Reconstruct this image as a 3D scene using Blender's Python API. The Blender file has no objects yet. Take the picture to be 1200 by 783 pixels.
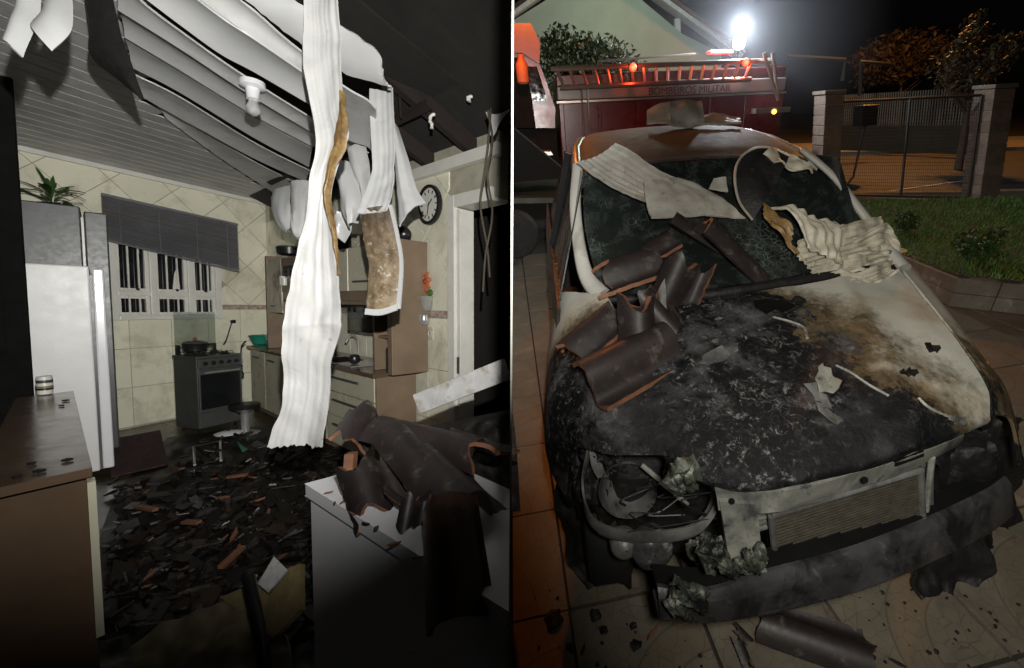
import bpy, bmesh, math, random
import numpy as np
from mathutils import Matrix, Vector, noise
random.seed(7)
SC = bpy.context.scene
COL = SC.collection
rad = math.radians
# ------------------------------------------------------------------ camera
FPX, PPX, PPY, IW = 500.0, 700.0, 391.5, 1200.0
def nrm(v):
    v = np.array(v, float); return v / np.linalg.norm(v)
def frame_axes(up, fwd):
    up = nrm(up); f = np.array(fwd, float); f = nrm(f - up * (f @ up)); return np.stack([np.cross(f, up), f, up])
def rod(w):
    w = np.array(w, float); t = np.linalg.norm(w); k = w / t
    Kx = np.array([[0, -k[2], k[1]], [k[2], 0, -k[0]], [-k[1], k[0], 0]])
    return np.eye(3) + math.sin(t) * Kx + (1 - math.cos(t)) * Kx @ Kx
GUP = (-.081, -.964, -.253)
RY = frame_axes(GUP, (0, 0, 1)); CY = np.array([0, 0, 1.9])
class Frame:
    """a place's own axes: R rows are its x,y,z axes seen by the lens, c where the lens stands in it"""
    def __init__(s, R, c):
        s.R = R; s.c = np.array(c, float)
        A = RY @ R.T
        s.M = Matrix(((A[0][0], A[0][1], A[0][2], 0), (A[1][0], A[1][1], A[1][2], 0), (A[2][0], A[2][1], A[2][2], 0), (0, 0, 0, 1)))
        o = CY - A @ s.c
        s.M.translation = Vector(o)
    def ray(s, px, py): return s.R @ np.array([(px - PPX) / FPX, (py - PPY) / FPX, 1.0])
    def at(s, px, py, **k):
        d = s.ray(px, py); (a, v), = k.items()
        if a == 't': return s.c + d * v
        i = 'xyz'.index(a); return s.c + d * ((v - s.c[i]) / d[i])
    def hit(s, px, py, p, n):
        d = s.ray(px, py); n = np.array(n, float); return s.c + d * (((np.array(p) - s.c) @ n) / (d @ n))
    def px(s, P):
        q = s.R.T @ (np.array(P, float) - s.c); return PPX + FPX * q[0] / q[2], PPY + FPX * q[1] / q[2], q[2]
W = Frame(RY, CY)                                               # upright street side
_d1, _d2 = np.array([-660., -43, 500]), np.array([160., -29, 500])
_n = np.cross(_d1, _d2); _n = -_n if _n[1] > 0 else _n
K = Frame(frame_axes(_n, (0, 0, 1)), (0, 0, 1.6))                # kitchen
_B = np.array([[1, 0, 0], [0, 0, -1], [0, 1, 0.]])
_RD = rod((0.47425953, -0.11244525, -0.07126376)) @ _B
D = Frame(_RD.T, -_RD.T @ np.array([0.77754996, 1.25652121, 1.65247855]))   # sloping driveway
cam = bpy.data.objects.new('camera', bpy.data.cameras.new('camera')); COL.objects.link(cam)
cr, cu, cb = RY @ np.array([1, 0, 0]), RY @ np.array([0, -1, 0]), RY @ np.array([0, 0, -1])
cam.matrix_world = Matrix(((cr[0], cu[0], cb[0], CY[0]), (cr[1], cu[1], cb[1], CY[1]), (cr[2], cu[2], cb[2], CY[2]), (0, 0, 0, 1)))
cam.data.sensor_width = 36; cam.data.lens = 36 * FPX / IW
cam.data.shift_x = -(PPX - IW / 2) / IW; cam.data.shift_y = 0
cam.data.clip_start = .02; cam.data.clip_end = 600
SC.camera = cam
# ------------------------------------------------------------------ night sky, lamps, exposure
wd = bpy.data.worlds.new('World'); SC.world = wd; wd.use_nodes = True
wt = wd.node_tree; bg = wt.nodes['Background']
sky = wt.nodes.new('ShaderNodeTexSky'); sky.sky_type = 'NISHITA'; sky.sun_disc = False
sky.sun_elevation = rad(-4); sky.sun_rotation = rad(150)
wt.links.new(sky.outputs[0], bg.inputs[0]); bg.inputs[1].default_value = .05
SC.view_settings.view_transform = 'Standard'; SC.view_settings.look = 'None'
SC.view_settings.exposure = 0; SC.view_settings.gamma = 1; SC.view_settings.use_curve_mapping = False
SC.cycles.use_denoising = True; SC.cycles.max_bounces = 6; SC.cycles.transparent_max_bounces = 8
SC.cycles.sample_clamp_indirect = 4
def lamp(name, kind, frame, pos, energy, color=(1, 1, 1), aim=None, size=.05, angle=60, blend=.5, soft=False):
    L = bpy.data.lights.new(name, kind); L.energy = energy; L.color = color
    if kind != 'SUN': L.shadow_soft_size = size
    o = bpy.data.objects.new(name, L); COL.objects.link(o)
    p = frame.M @ Vector(pos); o.location = p
    if aim is not None:
        d = (frame.M @ Vector(aim)) - p; o.rotation_euler = d.to_track_quat('-Z', 'Y').to_euler()
    if kind == 'SPOT': L.spot_size = rad(angle); L.spot_blend = blend
    if soft:        # beam set to thin out with distance, not its square, to even the light
        L.use_nodes = True; em = L.node_tree.nodes['Emission']; fo_ = L.node_tree.nodes.new('ShaderNodeLightFalloff'); fo_.inputs['Strength'].default_value = 1
        L.node_tree.links.new(fo_.outputs['Linear'], em.inputs['Strength'])
    return o
arr_ = np.array
# hand torch by the lens that lights the kitchen, and the one that lights the car
lamp('torch_kitchen', 'SPOT', K, (.03, .0, 1.84), 165, (1, .985, .93), K.at(372, 246, t=3), .012, 89, 1., True)
lamp('torch_car', 'SPOT', D, D.c + arr_((.12, -.05, .12)), 70, (1, .97, .88), D.at(995, 450, t=2.5), .07, 90, 1., True)
def side_x0(y):
    a, b = D.at(600, 700, z=0)[:2], D.at(600, 230, z=0)[:2]; return a[0] + (b[0] - a[0]) * (y - a[1]) / (b[1] - a[1])
# sodium lamp by the parked vehicle, and the one over the road
lamp('street_light', 'POINT', D, D.at(611, -45, y=4.4), 80, (1, .25, .02), size=.1)
lamp('house_lamp', 'POINT', D, (2.6, 16.0, 5.6), 330, (.86, 1, .84), size=.15)
lamp('street_light_far', 'POINT', D, (13, 17, 7.5), 2600, (1, .40, .09), size=.2)

# ------------------------------------------------------------------ mesh helpers
BASE = {}
def arr(p): return np.array(p, float)
class MB:
    def __init__(s): s.v = []; s.f = []; s.m = []
    def add(s, vs, fs, mi=0):
        o = len(s.v); s.v += [tuple(float(c) for c in p) for p in vs]
        s.f += [tuple(i + o for i in f) for f in fs]; s.m += [mi] * len(fs); return s
    def hexa(s, p, mi=0):          # p: 4 bottom (ccw from above), 4 top
        return s.add(p, [(3, 2, 1, 0), (4, 5, 6, 7), (0, 1, 5, 4), (1, 2, 6, 5), (2, 3, 7, 6), (3, 0, 4, 7)], mi)
    def box(s, o, ax, ay, az, mi=0):      # corner + three edge vectors
        o, ax, ay, az = map(arr, (o, ax, ay, az))
        if np.cross(ax, ay) @ az < 0: ax, ay = ay, ax
        return s.hexa([o, o + ax, o + ax + ay, o + ay, o + az, o + ax + az, o + ax + ay + az, o + ay + az], mi)
    def cbox(s, c, sx, sy, sz, mi=0):
        c = arr(c); return s.box(c - arr((sx, sy, sz)) / 2, (sx, 0, 0), (0, sy, 0), (0, 0, sz), mi)
    def slab(s, poly, n, mi=0, me=None):      # polygon extruded along n
        n = arr(n); a = [arr(p) for p in poly]; b = [p + n for p in a]; k = len(a)
        me = mi if me is None else me
        s.add(a + b, [tuple(range(k))[::-1], tuple(range(k, 2 * k))], mi)
        return s.add(a + b, [(i, (i + 1) % k, k + (i + 1) % k, k + i) for i in range(k)], me)
    def tube(s, path, r, n=8, mi=0, cap=True, flat=1.0):
        P = [arr(p) for p in path]; k = len(P); rs = r if hasattr(r, '__len__') else [r] * k
        vs = []; side = None
        for i in range(k):
            t = nrm(P[min(i + 1, k - 1)] - P[max(i - 1, 0)])
            if side is None:
                side = np.cross(t, (0, 0, 1.)) if abs(t[2]) < .9 else np.cross(t, (1., 0, 0))
            side = nrm(side - t * (side @ t)); up = np.cross(side, t)
            for j in range(n):
                a = 2 * math.pi * j / n; vs.append(P[i] + rs[i] * (side * math.cos(a) + up * math.sin(a) * flat))
        fs = [(i * n + j, i * n + (j + 1) % n, (i + 1) * n + (j + 1) % n, (i + 1) * n + j) for i in range(k - 1) for j in range(n)]
        if cap: fs += [tuple(range(n))[::-1], tuple(range((k - 1) * n, k * n))]
        return s.add(vs, fs, mi)
    def lathe(s, o, prof, n=20, axis=(0, 0, 1), mi=0, closed=True):      # prof: (r, h)
        o = arr(o); z = nrm(axis); x = nrm(np.cross(z, (0, 1., 0)) if abs(z[1]) < .9 else np.cross(z, (1., 0, 0))); y = np.cross(z, x)
        vs = [o + z * h + r * (x * math.cos(2 * math.pi * j / n) + y * math.sin(2 * math.pi * j / n)) for r, h in prof for j in range(n)]
        k = len(prof)
        fs = [(i * n + j, i * n + (j + 1) % n, (i + 1) * n + (j + 1) % n, (i + 1) * n + j) for i in range(k - 1) for j in range(n)]
        if closed: fs += [tuple(range(n))[::-1], tuple(range((k - 1) * n, k * n))]
        return s.add(vs, fs, mi)
    def sheet(s, G, th=.004, mi=0, me=None):     # grid of points, given thickness
        G = np.array(G, float); a, b = G.shape[:2]
        du = np.gradient(G, axis=0); dv = np.gradient(G, axis=1); n = np.cross(du, dv)
        n /= np.linalg.norm(n, axis=2, keepdims=True) + 1e-12
        H = G - n * th; vs = list(G.reshape(-1, 3)) + list(H.reshape(-1, 3)); q = a * b
        ix = lambda i, j: i * b + j
        fs = [(ix(i, j), ix(i + 1, j), ix(i + 1, j + 1), ix(i, j + 1)) for i in range(a - 1) for j in range(b - 1)]
        bk = [tuple(q + k for k in f[::-1]) for f in fs]
        ed = []
        for i in range(a - 1): ed += [(ix(i, 0), ix(i + 1, 0)), (ix(i + 1, b - 1), ix(i, b - 1))]
        for j in range(b - 1): ed += [(ix(0, j + 1), ix(0, j)), (ix(a - 1, j), ix(a - 1, j + 1))]
        es = [(e[1], e[0], e[0] + q, e[1] + q) for e in ed]
        o = len(s.v); s.add(vs, fs + bk, mi)
        s.f += [tuple(k + o for k in f) for f in es]; s.m += [mi if me is None else me] * len(es)
        return s
    def mesh(s, name, mats, base=(0, 0, 0), smooth=0):
        me = bpy.data.meshes.new(name); b = arr(base)
        me.from_pydata([tuple(arr(p) - b) for p in s.v], [], s.f)
        for m in (mats if isinstance(mats, (list, tuple)) else [mats]): me.materials.append(m)
        me.polygons.foreach_set('material_index', s.m)
        if smooth:
            me.polygons.foreach_set('use_smooth', [True] * len(s.f))
            me.set_sharp_from_angle(angle=rad(smooth))
        me.update(); return me
    def part(s, name, mats, parent, smooth=0, bevel=0, label=None):
        o = bpy.data.objects.new(name, s.mesh(name, mats, BASE[parent.name], smooth)); COL.objects.link(o)
        o.parent = parent; BASE[o.name] = BASE[parent.name]
        fin(o, bevel)
        if label: o['label'] = label
        return o
    def thing(s, name, mats, frame, label=None, cat=None, group=None, kind=None, smooth=0, bevel=0):
        P = np.array(s.v); lo, hi = P.min(0), P.max(0); base = ((lo[0] + hi[0]) / 2, (lo[1] + hi[1]) / 2, lo[2])
        o = bpy.data.objects.new(name, s.mesh(name, mats, base, smooth)); COL.objects.link(o)
        o.matrix_world = frame.M @ Matrix.Translation(base); BASE[o.name] = base
        fin(o, bevel); tag(o, label, cat, group, kind); return o
def fin(o, bevel):
    if bevel:
        b = o.modifiers.new('bevel', 'BEVEL'); b.width = bevel; b.segments = 2; b.limit_method = 'ANGLE'; b.angle_limit = rad(40)
def tag(o, label=None, cat=None, group=None, kind=None):
    for k, v in (('label', label), ('category', cat), ('group', group), ('kind', kind)):
        if v: o[k] = v
    return o
def thing(name, label, cat, frame, base, group=None, kind=None):
    o = bpy.data.objects.new(name, None); COL.objects.link(o); o.empty_display_size = .1
    base = tuple(float(c) for c in base); o.matrix_world = frame.M @ Matrix.Translation(base); BASE[o.name] = base
    return tag(o, label, cat, group, kind)
def inst(name, me, parent, loc, rot=None, scale=None):     # child that shares mesh data, placed in the frame's coordinates
    o = bpy.data.objects.new(name, me); COL.objects.link(o); o.parent = parent
    M = Matrix.Translation(arr(loc) - arr(BASE[parent.name]))
    if rot is not None: M = M @ rot.to_4x4()
    if scale is not None: M = M @ Matrix.Diagonal((*scale, 1))
    o.matrix_local = M; BASE[o.name] = loc; return o
def cat(pts, n):       # Catmull-Rom through pts (rows), n samples
    P = np.array(pts, float); k = len(P)
    if k == 2: return np.array([P[0] + (P[1] - P[0]) * t for t in np.linspace(0, 1, n)])
    Q = np.vstack([2 * P[0] - P[1], P, 2 * P[-1] - P[-2]]); out = []
    for t in np.linspace(0, k - 1, n):
        i = min(int(t), k - 2); f = t - i; a, b, c, d = Q[i:i + 4]
        out.append(.5 * (2 * b + (c - a) * f + (2 * a - 5 * b + 4 * c - d) * f * f + (3 * b - a - 3 * c + d) * f ** 3))
    return np.array(out)
def surf(rows, n, m):     # smooth grid through control rows
    R = [cat(r, m) for r in rows]; R = np.array(R)
    return np.stack([cat(R[:, j], n) for j in range(m)], 1)
def nz(p, s=1.0, o=0.0): return noise.noise(Vector((p[0] * s + o, p[1] * s - o, p[2] * s + 2 * o)))
def ribbon(F, A, B, n=40, m=13, mode='t', bow=0., ribs=0., nrib=6, rough=0., rs=8., seed=0, th=.006, edge=0., fold=0., torn=0.):
    """sheet between two edges given as (px, py, depth or height)"""
    a = cat([F.at(p[0], p[1], **{mode: p[2]}) for p in A], n); b = cat([F.at(p[0], p[1], **{mode: p[2]}) for p in B], n)
    G = np.array([[a[i] + (b[i] - a[i]) * j / (m - 1) for j in range(m)] for i in range(n)])
    du = np.gradient(G, axis=0); dv = np.gradient(G, axis=1); N = np.cross(du, dv); N /= np.linalg.norm(N, axis=2, keepdims=True) + 1e-12
    for i in range(n):
        for j in range(m):
            w = j / (m - 1); q = G[i, j]
            off = fold * (noise.noise(Vector((w * 7, i / n * 2.2, seed))) + .5 * noise.noise(Vector((w * 19, i / n * 2.5, seed + 4)))) + bow * 4 * w * (1 - w) + ribs * math.sin(w * math.pi * 2 * nrib) + rough * nz(q, rs, seed) + .5 * rough * nz(q, rs * 2.3, seed + 9)
            G[i, j] = q + N[i, j] * off
            if edge and j in (0, m - 1): G[i, j] += dv[i, j] * edge * nz(q, 30, seed + 3)
    if torn:      # ragged free end
        for k in range(3):
            for j in range(m): G[n - 1 - k, j] += du[n - 1, j] * torn * (noise.noise(Vector((j * .9, seed, .3))) + .6 * noise.noise(Vector((j * 2.1, seed, 1.7)))) * (1, .6, .25)[k]
    return MB().sheet(G, th)
def clip(poly, x0, x1, y0, y1):      # convex 2-D polygon against a rectangle
    for ax, s, lim in ((0, 1, x0), (0, -1, -x1), (1, 1, y0), (1, -1, -y1)):
        out = []
        for i in range(len(poly)):
            p, q = poly[i], poly[(i + 1) % len(poly)]; dp, dq = s * p[ax] - lim, s * q[ax] - lim
            if dp >= 0: out.append(p)
            if (dp >= 0) != (dq >= 0):
                t = dp / (dp - dq); out.append((p[0] + (q[0] - p[0]) * t, p[1] + (q[1] - p[1]) * t))
        poly = out
        if len(poly) < 3: return []
    return poly
# ------------------------------------------------------------------ materials
class NT:
    def __init__(s, name):
        s.m = bpy.data.materials.new(name); s.m.use_nodes = True; s.t = s.m.node_tree; s.b = s.t.nodes['Principled BSDF']
        s.co = s.t.nodes.new('ShaderNodeTexCoord').outputs['Object']
    def n(s, k): return s.t.nodes.new(k)
    def L(s, a, b):
        if isinstance(a, (int, float)): b.default_value = a
        elif isinstance(a, tuple): b.default_value = a + (1,) * (len(b.default_value) - len(a))
        else: s.t.links.new(a, b)
    def noise(s, scale, detail=4, rough=.55, vec=None, dist=0):
        x = s.n('ShaderNodeTexNoise'); s.L(vec if vec is not None else s.co, x.inputs['Vector']); x.inputs['Scale'].default_value = scale
        x.inputs['Detail'].default_value = detail; x.inputs['Roughness'].default_value = rough; x.inputs['Distortion'].default_value = dist
        return x.outputs[0]
    def math(s, op, a, b=0., c=0.):
        x = s.n('ShaderNodeMath'); x.operation = op; s.L(a, x.inputs[0]); s.L(b, x.inputs[1]); s.L(c, x.inputs[2]); return x.outputs[0]
    def xyz(s):
        x = s.n('ShaderNodeSeparateXYZ'); s.L(s.co, x.inputs[0]); return x.outputs
    def ramp(s, f, stops):
        x = s.n('ShaderNodeValToRGB'); s.L(f, x.inputs[0]); e = x.color_ramp.elements
        while len(e) < len(stops): e.new(.5)
        for el, (p, c) in zip(e, stops): el.position = p; el.color = (c if isinstance(c, tuple) else (c, c, c)) + (1,)
        return x.outputs[0]
    def mix(s, f, a, b, mode='MIX'):
        x = s.n('ShaderNodeMix'); x.data_type = 'RGBA'; x.blend_type = mode; s.L(f, x.inputs[0])
        s.L(a, x.inputs[6]); s.L(b, x.inputs[7]); return x.outputs[2]
    def rnd(s): return s.n('ShaderNodeObjectInfo').outputs['Random']
    def bump(s, h, st=.3, d=.01):
        x = s.n('ShaderNodeBump'); x.inputs['Strength'].default_value = st; x.inputs['Distance'].default_value = d; s.L(h, x.inputs['Height']); s.L(x.outputs[0], s.b.inputs['Normal'])
    def end(s, col, rough=.5, metal=0., spec=None):
        s.L(col, s.b.inputs['Base Color']); s.L(rough, s.b.inputs['Roughness']); s.b.inputs['Metallic'].default_value = metal
        if spec is not None: s.b.inputs['Specular IOR Level'].default_value = spec
        return s.m
def mat(name, col, rough=.5, metal=0., var=.18, scale=6, bump=.15, bscale=30, stains=(), rnd=.0, spec=None, rvar=.12):
    t = NT(name); c2 = tuple(max(0, x * (1 - var * 2)) for x in col)
    f = t.noise(scale, 6, .62); c = t.mix(t.ramp(f, [(.3, 0.), (.7, 1.)]), c2, col)
    for (sc, ss, lo, hi) in stains:
        c = t.mix(t.ramp(t.noise(ss, 8, .68, dist=.4), [(lo, 0.), (hi, 1.)]), c, sc)
    if rnd:
        k = t.math('MULTIPLY_ADD', t.rnd(), 2 * rnd, 1 - rnd); x = t.n('ShaderNodeMix'); x.data_type = 'RGBA'; x.blend_type = 'MULTIPLY'; x.inputs[0].default_value = 1
        cc = t.n('ShaderNodeCombineColor'); [t.L(k, cc.inputs[i]) for i in range(3)]
        t.L(c, x.inputs[6]); t.L(cc.outputs[0], x.inputs[7]); c = x.outputs[2]
    if bump: t.bump(t.noise(bscale, 6, .6), bump, .006)
    r = t.math('MULTIPLY_ADD', t.noise(scale * 3, 4), rvar * 2, rough - rvar)
    return t.end(c, r, metal, spec)
def emit(name, col, st):
    t = NT(name); t.L(col, t.b.inputs['Emission Color']); t.b.inputs['Emission Strength'].default_value = st; return t.end((.8, .8, .8), .4)
def glass(name, col, tr=.8, rough=.08, soot=None):
    t = NT(name); c = col
    if soot: c = t.mix(t.ramp(t.noise(9, 8, .7, dist=.6), [(.45, 0.), (.7, 1.)]), col, soot)
    t.b.inputs['Transmission Weight'].default_value = tr; t.b.inputs['IOR'].default_value = 1.45; return t.end(c, rough)
def thin(name, k=.12, tint=(.9, .93, .92)):
    m = bpy.data.materials.new(name); m.use_nodes = True; t = m.node_tree; t.nodes.clear()
    o = t.nodes.new('ShaderNodeOutputMaterial'); mx = t.nodes.new('ShaderNodeMixShader'); a = t.nodes.new('ShaderNodeBsdfTransparent'); b = t.nodes.new('ShaderNodeBsdfGlossy')
    a.inputs[0].default_value = tint + (1,); b.inputs['Roughness'].default_value = .05; mx.inputs[0].default_value = k
    t.links.new(a.outputs[0], mx.inputs[1]); t.links.new(b.outputs[0], mx.inputs[2]); t.links.new(mx.outputs[0], o.inputs[0]); return m
soot = (.012, .011, .01)
M = {}
M['wall'] = mat('wall_plaster', (.40, .38, .30), .7, stains=[((.2, .18, .13), 1.5, .55, .8)])
M['tile'] = mat('wall_tile', (.74, .72, .58), .18, var=.06, scale=2, bump=.05, bscale=14, rnd=.06, stains=[((.36, .33, .24), 2.2, .52, .8), ((.3, .27, .2), 14, .64, .74), ((.22, .2, .14), 1.0, .6, .85)])
M['border'] = mat('tile_border', (.5, .42, .36), .25, var=.3, scale=14, stains=[((.32, .12, .09), 22, .5, .62)])
M['pvc'] = mat('white_pvc', (.55, .555, .56), .35, var=.07, scale=3, bump=.12, bscale=9, rnd=.05, stains=[((.34, .31, .26), 5, .62, .8), ((.05, .045, .04), 26, .70, .74)])
M['pvc_grey'] = mat('sooty_pvc', (.55, .55, .55), .42, var=.12, scale=2.5, bump=.08, bscale=8, rnd=.08, stains=[((.2, .19, .17), 3, .5, .8), ((.05, .045, .04), 24, .68, .74)])
def pvc_scorched():
    t = NT('scorched_pvc'); z = t.xyz()[2]
    warp = t.math('MULTIPLY_ADD', t.noise(9, 6, .65), .16, -.08)
    f = t.math('ADD', z, warp)
    c = t.mix(t.ramp(t.noise(13, 7, .7), [(.36, 0.), (.62, 1.)]), (.11, .072, .035), (.30, .23, .145))
    c = t.mix(t.ramp(t.noise(30, 7, .7), [(.55, 0.), (.7, 1.)]), c, (.55, .5, .42))
    c = t.mix(t.ramp(t.math('ADD', t.math('MULTIPLY', z, 1.5), t.math('MULTIPLY', warp, 3.)), [(.35, 0.), (.85, .85)]), c, (.045, .026, .012))
    t.bump(t.noise(40, 6), .5, .006); return t.end(c, .6)
M['pvc_brown'] = pvc_scorched()
def pvc_hang():
    t = NT('melted_pvc'); x = t.xyz()
    s = t.math('ADD', t.math('MULTIPLY', x[0], 9.), t.math('MULTIPLY_ADD', t.noise(7, 5), 1.6, -.8))
    c = t.mix(t.ramp(t.noise(3, 6, .6), [(.6, 0.), (.85, 1.)]), (.56, .56, .555), (.48, .455, .36))
    c = t.mix(t.ramp(t.noise(18, 6, .7), [(.64, 0.), (.74, 1.)]), c, (.3, .24, .15)); c = t.mix(t.ramp(t.noise(2.6, 7, .6, dist=.5), [(.54, 0.), (.8, .75)]), c, (.36, .33, .27))
    t.bump(t.noise(16, 7, .6, dist=.6), .35, .012); return t.end(c, .36)
M['pvc_hang'] = pvc_hang()
M['burnt_edge'] = mat('burnt_pvc_edge', (.36, .23, .09), .5, var=.35, scale=18, bump=.5, stains=[((.12, .06, .02), 24, .5, .66)])
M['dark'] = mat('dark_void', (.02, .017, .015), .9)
M['rafter'] = mat('sooty_timber', (.02, .012, .01), .8, var=.3, scale=5, bump=.3)
M['white'] = mat('white_enamel', (.82, .82, .86), .22, var=.04, scale=3, bump=.03, stains=[((.42, .40, .36), 9, .66, .78)])
M['white_wet'] = mat('wet_white_enamel', (.78, .78, .78), .4, var=.05, scale=4, bump=.12, bscale=70, stains=[((.45, .44, .38), 30, .68, .72)])
M['whitepaint'] = mat('white_paint', (.68, .67, .62), .35, var=.08, stains=[((.3, .27, .22), 8, .64, .8)])
M['grey'] = mat('grey_steel', (.075, .077, .08), .38, metal=.2, var=.15, scale=9, bump=.06)
M['brown'] = mat('brown_laminate', (.115, .075, .048), .2, var=.12, scale=3, bump=.08, bscale=20, stains=[((.11, .07, .04), 7, .55, .7)])
M['wood'] = mat('brown_cabinet_board', (.21, .15, .10), .42, var=.15, scale=4, bump=.06)
M['cream'] = mat('cream_door', (.52, .50, .38), .3, var=.07, scale=2, stains=[((.26, .22, .14), 6, .62, .8)])
M['cream_burnt'] = mat('heat_marked_cream_door', (.50, .47, .36), .35, var=.1, scale=2, stains=[((.16, .1, .07), 3.5, .5, .62)])
M['chrome'] = mat('chrome', (.5, .5, .5), .2, metal=.6, var=.1)
M['black'] = mat('black_plastic', (.016, .016, .017), .3, var=.2)
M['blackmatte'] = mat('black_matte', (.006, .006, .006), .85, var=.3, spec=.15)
M['stove'] = mat('grey_stove_enamel', (.085, .087, .083), .35, metal=.2, var=.15, stains=[((.13, .13, .12), 9, .6, .8)])
M['nightglass'] = mat('night_window_glass', (.012, .013, .015), .06, var=.2, bump=0, spec=.6)
M['blind'] = mat('grey_blind', (.17, .17, .18), .38, var=.15, scale=4, bump=.02, rnd=.12)
M['green'] = mat('green_bowl', (.015, .22, .15), .35)
M['red'] = mat('red_cover', (.3, .02, .02), .5)
M['orange'] = mat('orange_petals', (.6, .16, .06), .6, var=.2)
M['leaf'] = mat('house_plant_leaf', (.04, .1, .022), .45, var=.3, rnd=.3)
M['leafpale'] = mat('pale_leaf', (.15, .28, .05), .45, var=.3)
M['floor'] = mat('wet_kitchen_floor', (.10, .085, .05), .3, var=.3, scale=2, bump=.25, bscale=12, stains=[((.03, .024, .016), 2.2, .44, .6), ((.06, .045, .02), 8, .5, .7)])
M['mud'] = mat('wet_ash_debris', (.012, .009, .007), .5, var=.4, scale=9, bump=.9, bscale=22)
M['terra'] = mat('broken_terracotta', (.24, .10, .05), .75, var=.25, scale=20, bump=.3, stains=[((.1, .05, .03), 16, .55, .7)])
M['glaze'] = mat('dark_glazed_tile', (.034, .024, .024), .5, var=.3, scale=9, bump=.12, bscale=25, rnd=.25, stains=[((.02, .016, .014), 7, .45, .62), ((.11, .095, .085), 12, .56, .74), ((.16, .08, .045), 30, .66, .72)])
M['glazebrown'] = mat('brown_glazed_tile', (.09, .042, .025), .35, var=.3, scale=6, bump=.12, bscale=25, stains=[((.03, .017, .012), 5, .45, .65)])
M['rug'] = mat('dark_red_rug', (.07, .025, .03), .9, var=.4, scale=18, bump=.6, bscale=120)
M['yellowboard'] = mat('wet_yellow_board', (.32, .26, .12), .6, var=.3, scale=5, stains=[((.07, .05, .02), 4, .48, .66)])
M['cloth'] = mat('wet_beige_cloth', (.2, .16, .09), .8, var=.35, scale=5, bump=.4, bscale=12)
M['cable'] = mat('grey_cable', (.10, .085, .06), .6)
M['steelwhite'] = mat('scuffed_white_beam', (.55, .55, .55), .5, var=.2, scale=8, bump=.25, stains=[((.25, .2, .15), 10, .5, .66), ((.05, .045, .04), 22, .64, .7)])
# car and yard
def paint(name, coefs, c0):      # white paint, browned, charred towards one side: a*x + b*y + c with a ragged front
    t = NT(name); x = t.xyz()
    s = t.math('ADD', t.math('MULTIPLY', x[0], coefs[0]), t.math('MULTIPLY', x[1], coefs[1])); s = t.math('ADD', s, coefs[2])
    s = t.math('ADD', s, t.math('MULTIPLY_ADD', t.noise(2.6, 8, .62, dist=.5), 1.1, -.55)); s = t.math('ADD', s, t.math('MULTIPLY_ADD', t.noise(38, 5, .7), .36, -.18))
    char = t.mix(t.ramp(t.noise(4, 10, .74, dist=.25), [(.48, 0.), (.64, 1.)]), (.005, .005, .006), (.10, .10, .105))
    char = t.mix(t.ramp(t.noise(34, 8, .8, dist=.6), [(.55, 0.), (.63, 1.)]), char, (.20, .20, .195))
    vz = t.n('ShaderNodeTexVoronoi'); vz.feature = 'DISTANCE_TO_EDGE'; vz.inputs['Scale'].default_value = 30; wv = t.n('ShaderNodeVectorMath'); wv.operation = 'MULTIPLY_ADD'; nn_ = t.n('ShaderNodeTexNoise'); nn_.inputs['Scale'].default_value = 9; nn_.inputs['Detail'].default_value = 6; t.L(t.co, nn_.inputs['Vector']); t.L(nn_.outputs['Color'], wv.inputs[0]); wv.inputs[1].default_value = (.22, .22, .22); t.L(t.co, wv.inputs[2]); t.L(wv.outputs[0], vz.inputs['Vector'])
    char = t.mix(t.math('MULTIPLY', t.math('LESS_THAN', vz.outputs['Distance'], .03), t.ramp(t.noise(7, 5), [(.5, 0.), (.7, .38)])), char, (.2, .2, .2))
    char = t.mix(t.ramp(t.noise(2.4, 5, .55), [(.46, 0.), (.58, 1.)]), char, t.mix(.82, char, (.005, .005, .006)))
    white = t.mix(t.ramp(t.noise(3.2, 8, .65), [(.46, 0.), (.7, 1.)]), c0, (.36, .28, .17))
    white = t.mix(t.ramp(t.noise(60, 4, .7), [(.66, 0.), (.72, 1.)]), white, (.05, .04, .03))
    brown = t.ramp(t.noise(12, 6, .7), [(.35, (.05, .036, .02)), (.7, (.19, .14, .08))])
    c = t.mix(t.ramp(s, [(.40, 0.), (.455, 1.)]), char, brown); c = t.mix(t.ramp(s, [(.5, 0.), (.72, 1.)]), c, white)
    t.bump(t.mix(t.ramp(s, [(.4, 0.), (.5, 1.)]), t.noise(30, 9, .8, dist=.3), (.5, .5, .5)), .7, .012)
    return t.end(c, spec=.3, rough=t.mix(t.ramp(s, [(.4, 0.), (.6, 1.)]), t.ramp(t.noise(5, 6, .6), [(.35, (.3,) * 3), (.65, (.62,) * 3)]), (.34,) * 3))
M['hood'] = paint('charred_hood_paint', (1.15, .62, .80), (.50, .49, .43))
M['fenderR'] = paint('browned_white_paint', (0, 1.0, 1.55), (.52, .51, .46))
M['fenderL'] = paint('charred_fender_paint', (.0, 2.4, 2.0), (.46, .45, .40))
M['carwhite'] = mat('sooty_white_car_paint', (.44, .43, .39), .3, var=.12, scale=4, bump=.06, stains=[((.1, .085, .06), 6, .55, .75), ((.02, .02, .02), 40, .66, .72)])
M['roofpaint'] = mat('dusty_roof_paint', (.05, .05, .048), .68, var=.3, scale=5, bump=.2, stains=[((.02, .02, .02), 5, .45, .65), ((.13, .12, .11), 26, .6, .75)], spec=.25)
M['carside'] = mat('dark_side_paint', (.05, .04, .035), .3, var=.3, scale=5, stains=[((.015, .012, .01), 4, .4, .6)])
M['char'] = mat('charred_black', (.013, .012, .012), .62, var=.4, scale=14, bump=.9, bscale=30, stains=[((.07, .07, .07), 18, .62, .78)])
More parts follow.
